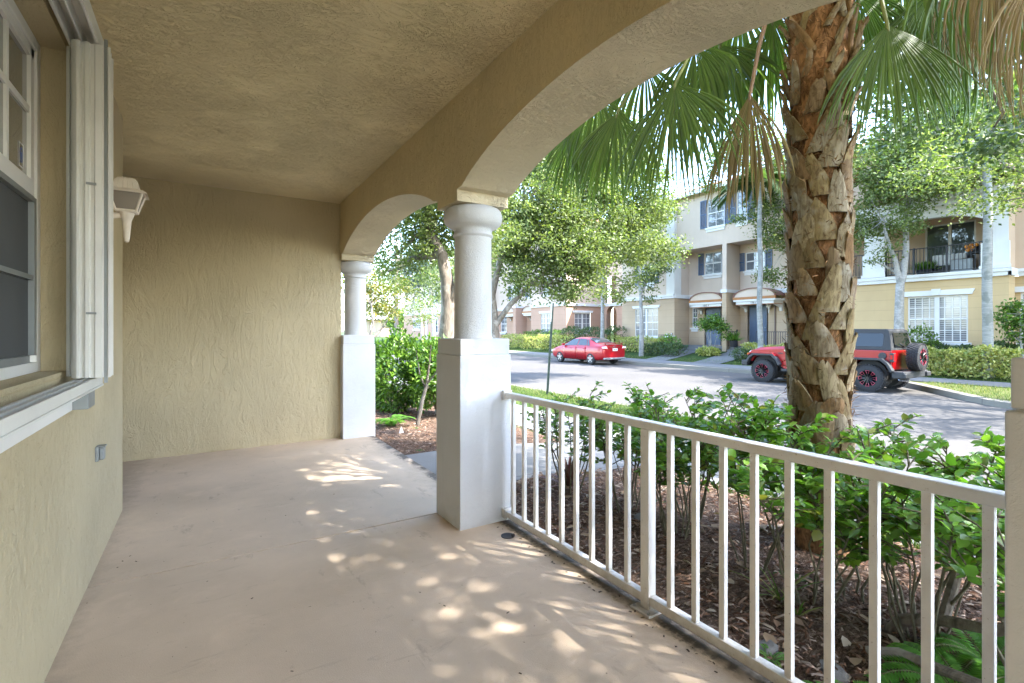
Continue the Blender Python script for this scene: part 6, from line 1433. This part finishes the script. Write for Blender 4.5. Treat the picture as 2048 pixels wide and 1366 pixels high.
tree('topiary_tree', 'small round crowned multi stem tree before the first blue door', b, [b, b + Vector((0, .05, .5)), b + Vector((0, .1, 1.0)), b + Vector((0, .1, 1.4))], .035, [(23.3, y, 1.75, .55), (23.3, y+.45, 1.65, .42), (23.3, y-.5, 1.6, .40), (23.3, y-.55, 1.1, .25)], 60, 42, 'leaf_bright', .12, .22, 'grey_bark',
     forks=[[b, b + Vector((0, .2, .6)), b + Vector((0, .45, 1.3))], [b, b + Vector((.05, -.15, .6)), b + Vector((0, -.4, 1.3))], [b, b + Vector((-.1, .05, .6)), b + Vector((-.2, .2, 1.3))]], limbs=12)
y = Yat(2050, 22.8); b = Vector((22.8, y, gz(22.8)))
tree('garden_tree', 'small leafy garden tree at the right edge before the ochre wall', b, [b, b + Vector((0, .1, 1)), b + Vector((0, .1, 1.9))], .04, [(22.8, y+.2, 1.9, .5), (22.8, y, 1.2, .5), (22.8, y+.3, 1.5, .35)], 40, 30, 'leaf_bright', .14, .26, 'grey_bark', limbs=10)
pot = thing('potted_plant', 'spiky plant in a dark pot beside the entry pillar', 'potted plant', (24.1, Yat(1467, 24.1), .47)); py = Yat(1467, 24.1)
mb = MB(); mb.lathe([(.0, .46), (.15, .46), (.22, .82), (.20, .82), (.17, .74), (0, .74)], (24.1, py, 0), 16); mb.build('pot', M['black_iron'], pot, smooth=True)
n = 60; a = RNG.uniform(0, 2*PI, n); scatter_mesh('leaves', DIAMOND, np.tile([24.1, py, .75], (n, 1)), np.column_stack([np.cos(a), np.sin(a), RNG.uniform(.3, 2.2, n)]), np.column_stack([np.cos(a), np.sin(a), -.5+0*a]), RNG.uniform(.45, .75, n), .07, M['leaf_shrub'], pot)
for k in range(2):
    pot2 = copy_tree(pot); pot2.location = (24.7, Yat(1842+k*16, 24.7), 3.57); pot2.scale = (.8, .8, .7)
    tag(pot2, ('spiky potted plant left of the balcony sofa', 'spiky potted plant beside the sofa cushions on the balcony')[k], group='potted plants on the balcony')
# ---------------------------------------------------------------- street sign seen edge on
M['sign_green'] = plain('green_sign_post', (.06, .085, .075), .5, .3, var=.2, scale=12); M['sign_grey'] = plain('sign_back', (.45, .46, .46), .4, .5, var=.06)
sp = thing('street_sign', 'leaning green street sign post with its plate seen edge on', 'sign', (7.45, 10.1, -.32))
p0, p1 = PX(1094, 800, 12.5), PX(1106, 606, 12.5); p0 = p0 + (p0-p1)*.1
ax = (p1-p0).normalized(); mb = MB(); ux = Vector((ray(1100)[0], ray(1100)[1], 0)).normalized(); uy = ax.cross(ux).normalized(); pr = [(-.03, -.014), (-.012, -.014), (-.012, .012), (.012, .012), (.012, -.014), (.03, -.014), (.03, -.010), (.016, -.010), (.016, .016), (-.016, .016), (-.016, -.010), (-.03, -.010)]
base = len(mb.v); mb.v += [tuple(p0 + ux*a*1.2 + uy*b*2) for a, b in pr] + [tuple(p1 + ux*a*1.2 + uy*b*2) for a, b in pr]; n = len(pr); mb.f += [(i, (i+1) % n, n+(i+1) % n, n+i) for i in range(n)] + [tuple(range(n))[::-1], tuple(range(n, 2*n))]
mb.build('post', M['sign_green'], sp)
mb = MB(); R = Matrix((ux.cross(uy), ux, uy)).transposed(); Rm = Matrix((ux, uy, ax)).transposed(); ang = Matrix.Rotation(.06, 3, 'Z'); mb.obox(p1 - ax*.24 + uy*.035, .50, .012, .50, Rm @ ang); mb.build('plate', M['sign_grey'], sp)
# ================================================================ LIGHT, SKY, CAMERA
SUN_AZ, SUN_EL = math.radians(-54), math.radians(51)        # azimuth measured from +X (towards -Y)
sd = Vector((math.cos(SUN_AZ)*math.cos(SUN_EL), math.sin(SUN_AZ)*math.cos(SUN_EL), math.sin(SUN_EL)))
l = bpy.data.lights.new('sun', 'SUN'); l.energy = 2.0; l.angle = math.radians(.55); l.color = (1, .965, .91)
lo_ = bpy.data.objects.new('sun', l); C.objects.link(lo_); lo_.rotation_euler = sd.to_track_quat('Z', 'Y').to_euler(); lo_.location = (10, -10, 20)
w = bpy.data.worlds.new('World'); SC.world = w; w.use_nodes = True; nt = w.node_tree
bg = nt.nodes['Background']; sky = nt.nodes.new('ShaderNodeTexSky'); sky.sky_type = 'NISHITA'; sky.sun_disc = False
sky.sun_elevation = SUN_EL; sky.sun_rotation = math.atan2(sd.x, sd.y); sky.air_density = 1.0; sky.dust_density = 1.2; sky.ozone_density = 1.2
nt.links.new(sky.outputs[0], bg.inputs[0]); bg.inputs[1].default_value = .15
cd = bpy.data.cameras.new('camera'); co = bpy.data.objects.new('camera', cd); C.objects.link(co)
cd.sensor_fit = 'HORIZONTAL'; cd.sensor_width = 36; cd.lens = 36*FPX/2048; cd.clip_start = .05; cd.clip_end = 3000
cd.shift_y = -(683-661)/2048
co.location = (0, 0, CAMH); co.rotation_euler = (PI/2, 0, -YAW)
SC.camera = co
SC.view_settings.view_transform = 'Standard'; SC.view_settings.look = 'None'; SC.view_settings.exposure = EXPOSURE; SC.view_settings.gamma = 1; SC.view_settings.use_curve_mapping = False
SC.cycles.max_bounces = 10; SC.cycles.diffuse_bounces = 7; SC.cycles.glossy_bounces = 3; SC.cycles.transmission_bounces = 4; SC.cycles.transparent_max_bounces = 8
SC.cycles.use_denoising = True; SC.cycles.denoiser = 'OPENIMAGEDENOISE'; SC.cycles.sample_clamp_indirect = 8; SC.cycles.caustics_reflective = False; SC.cycles.caustics_refractive = False
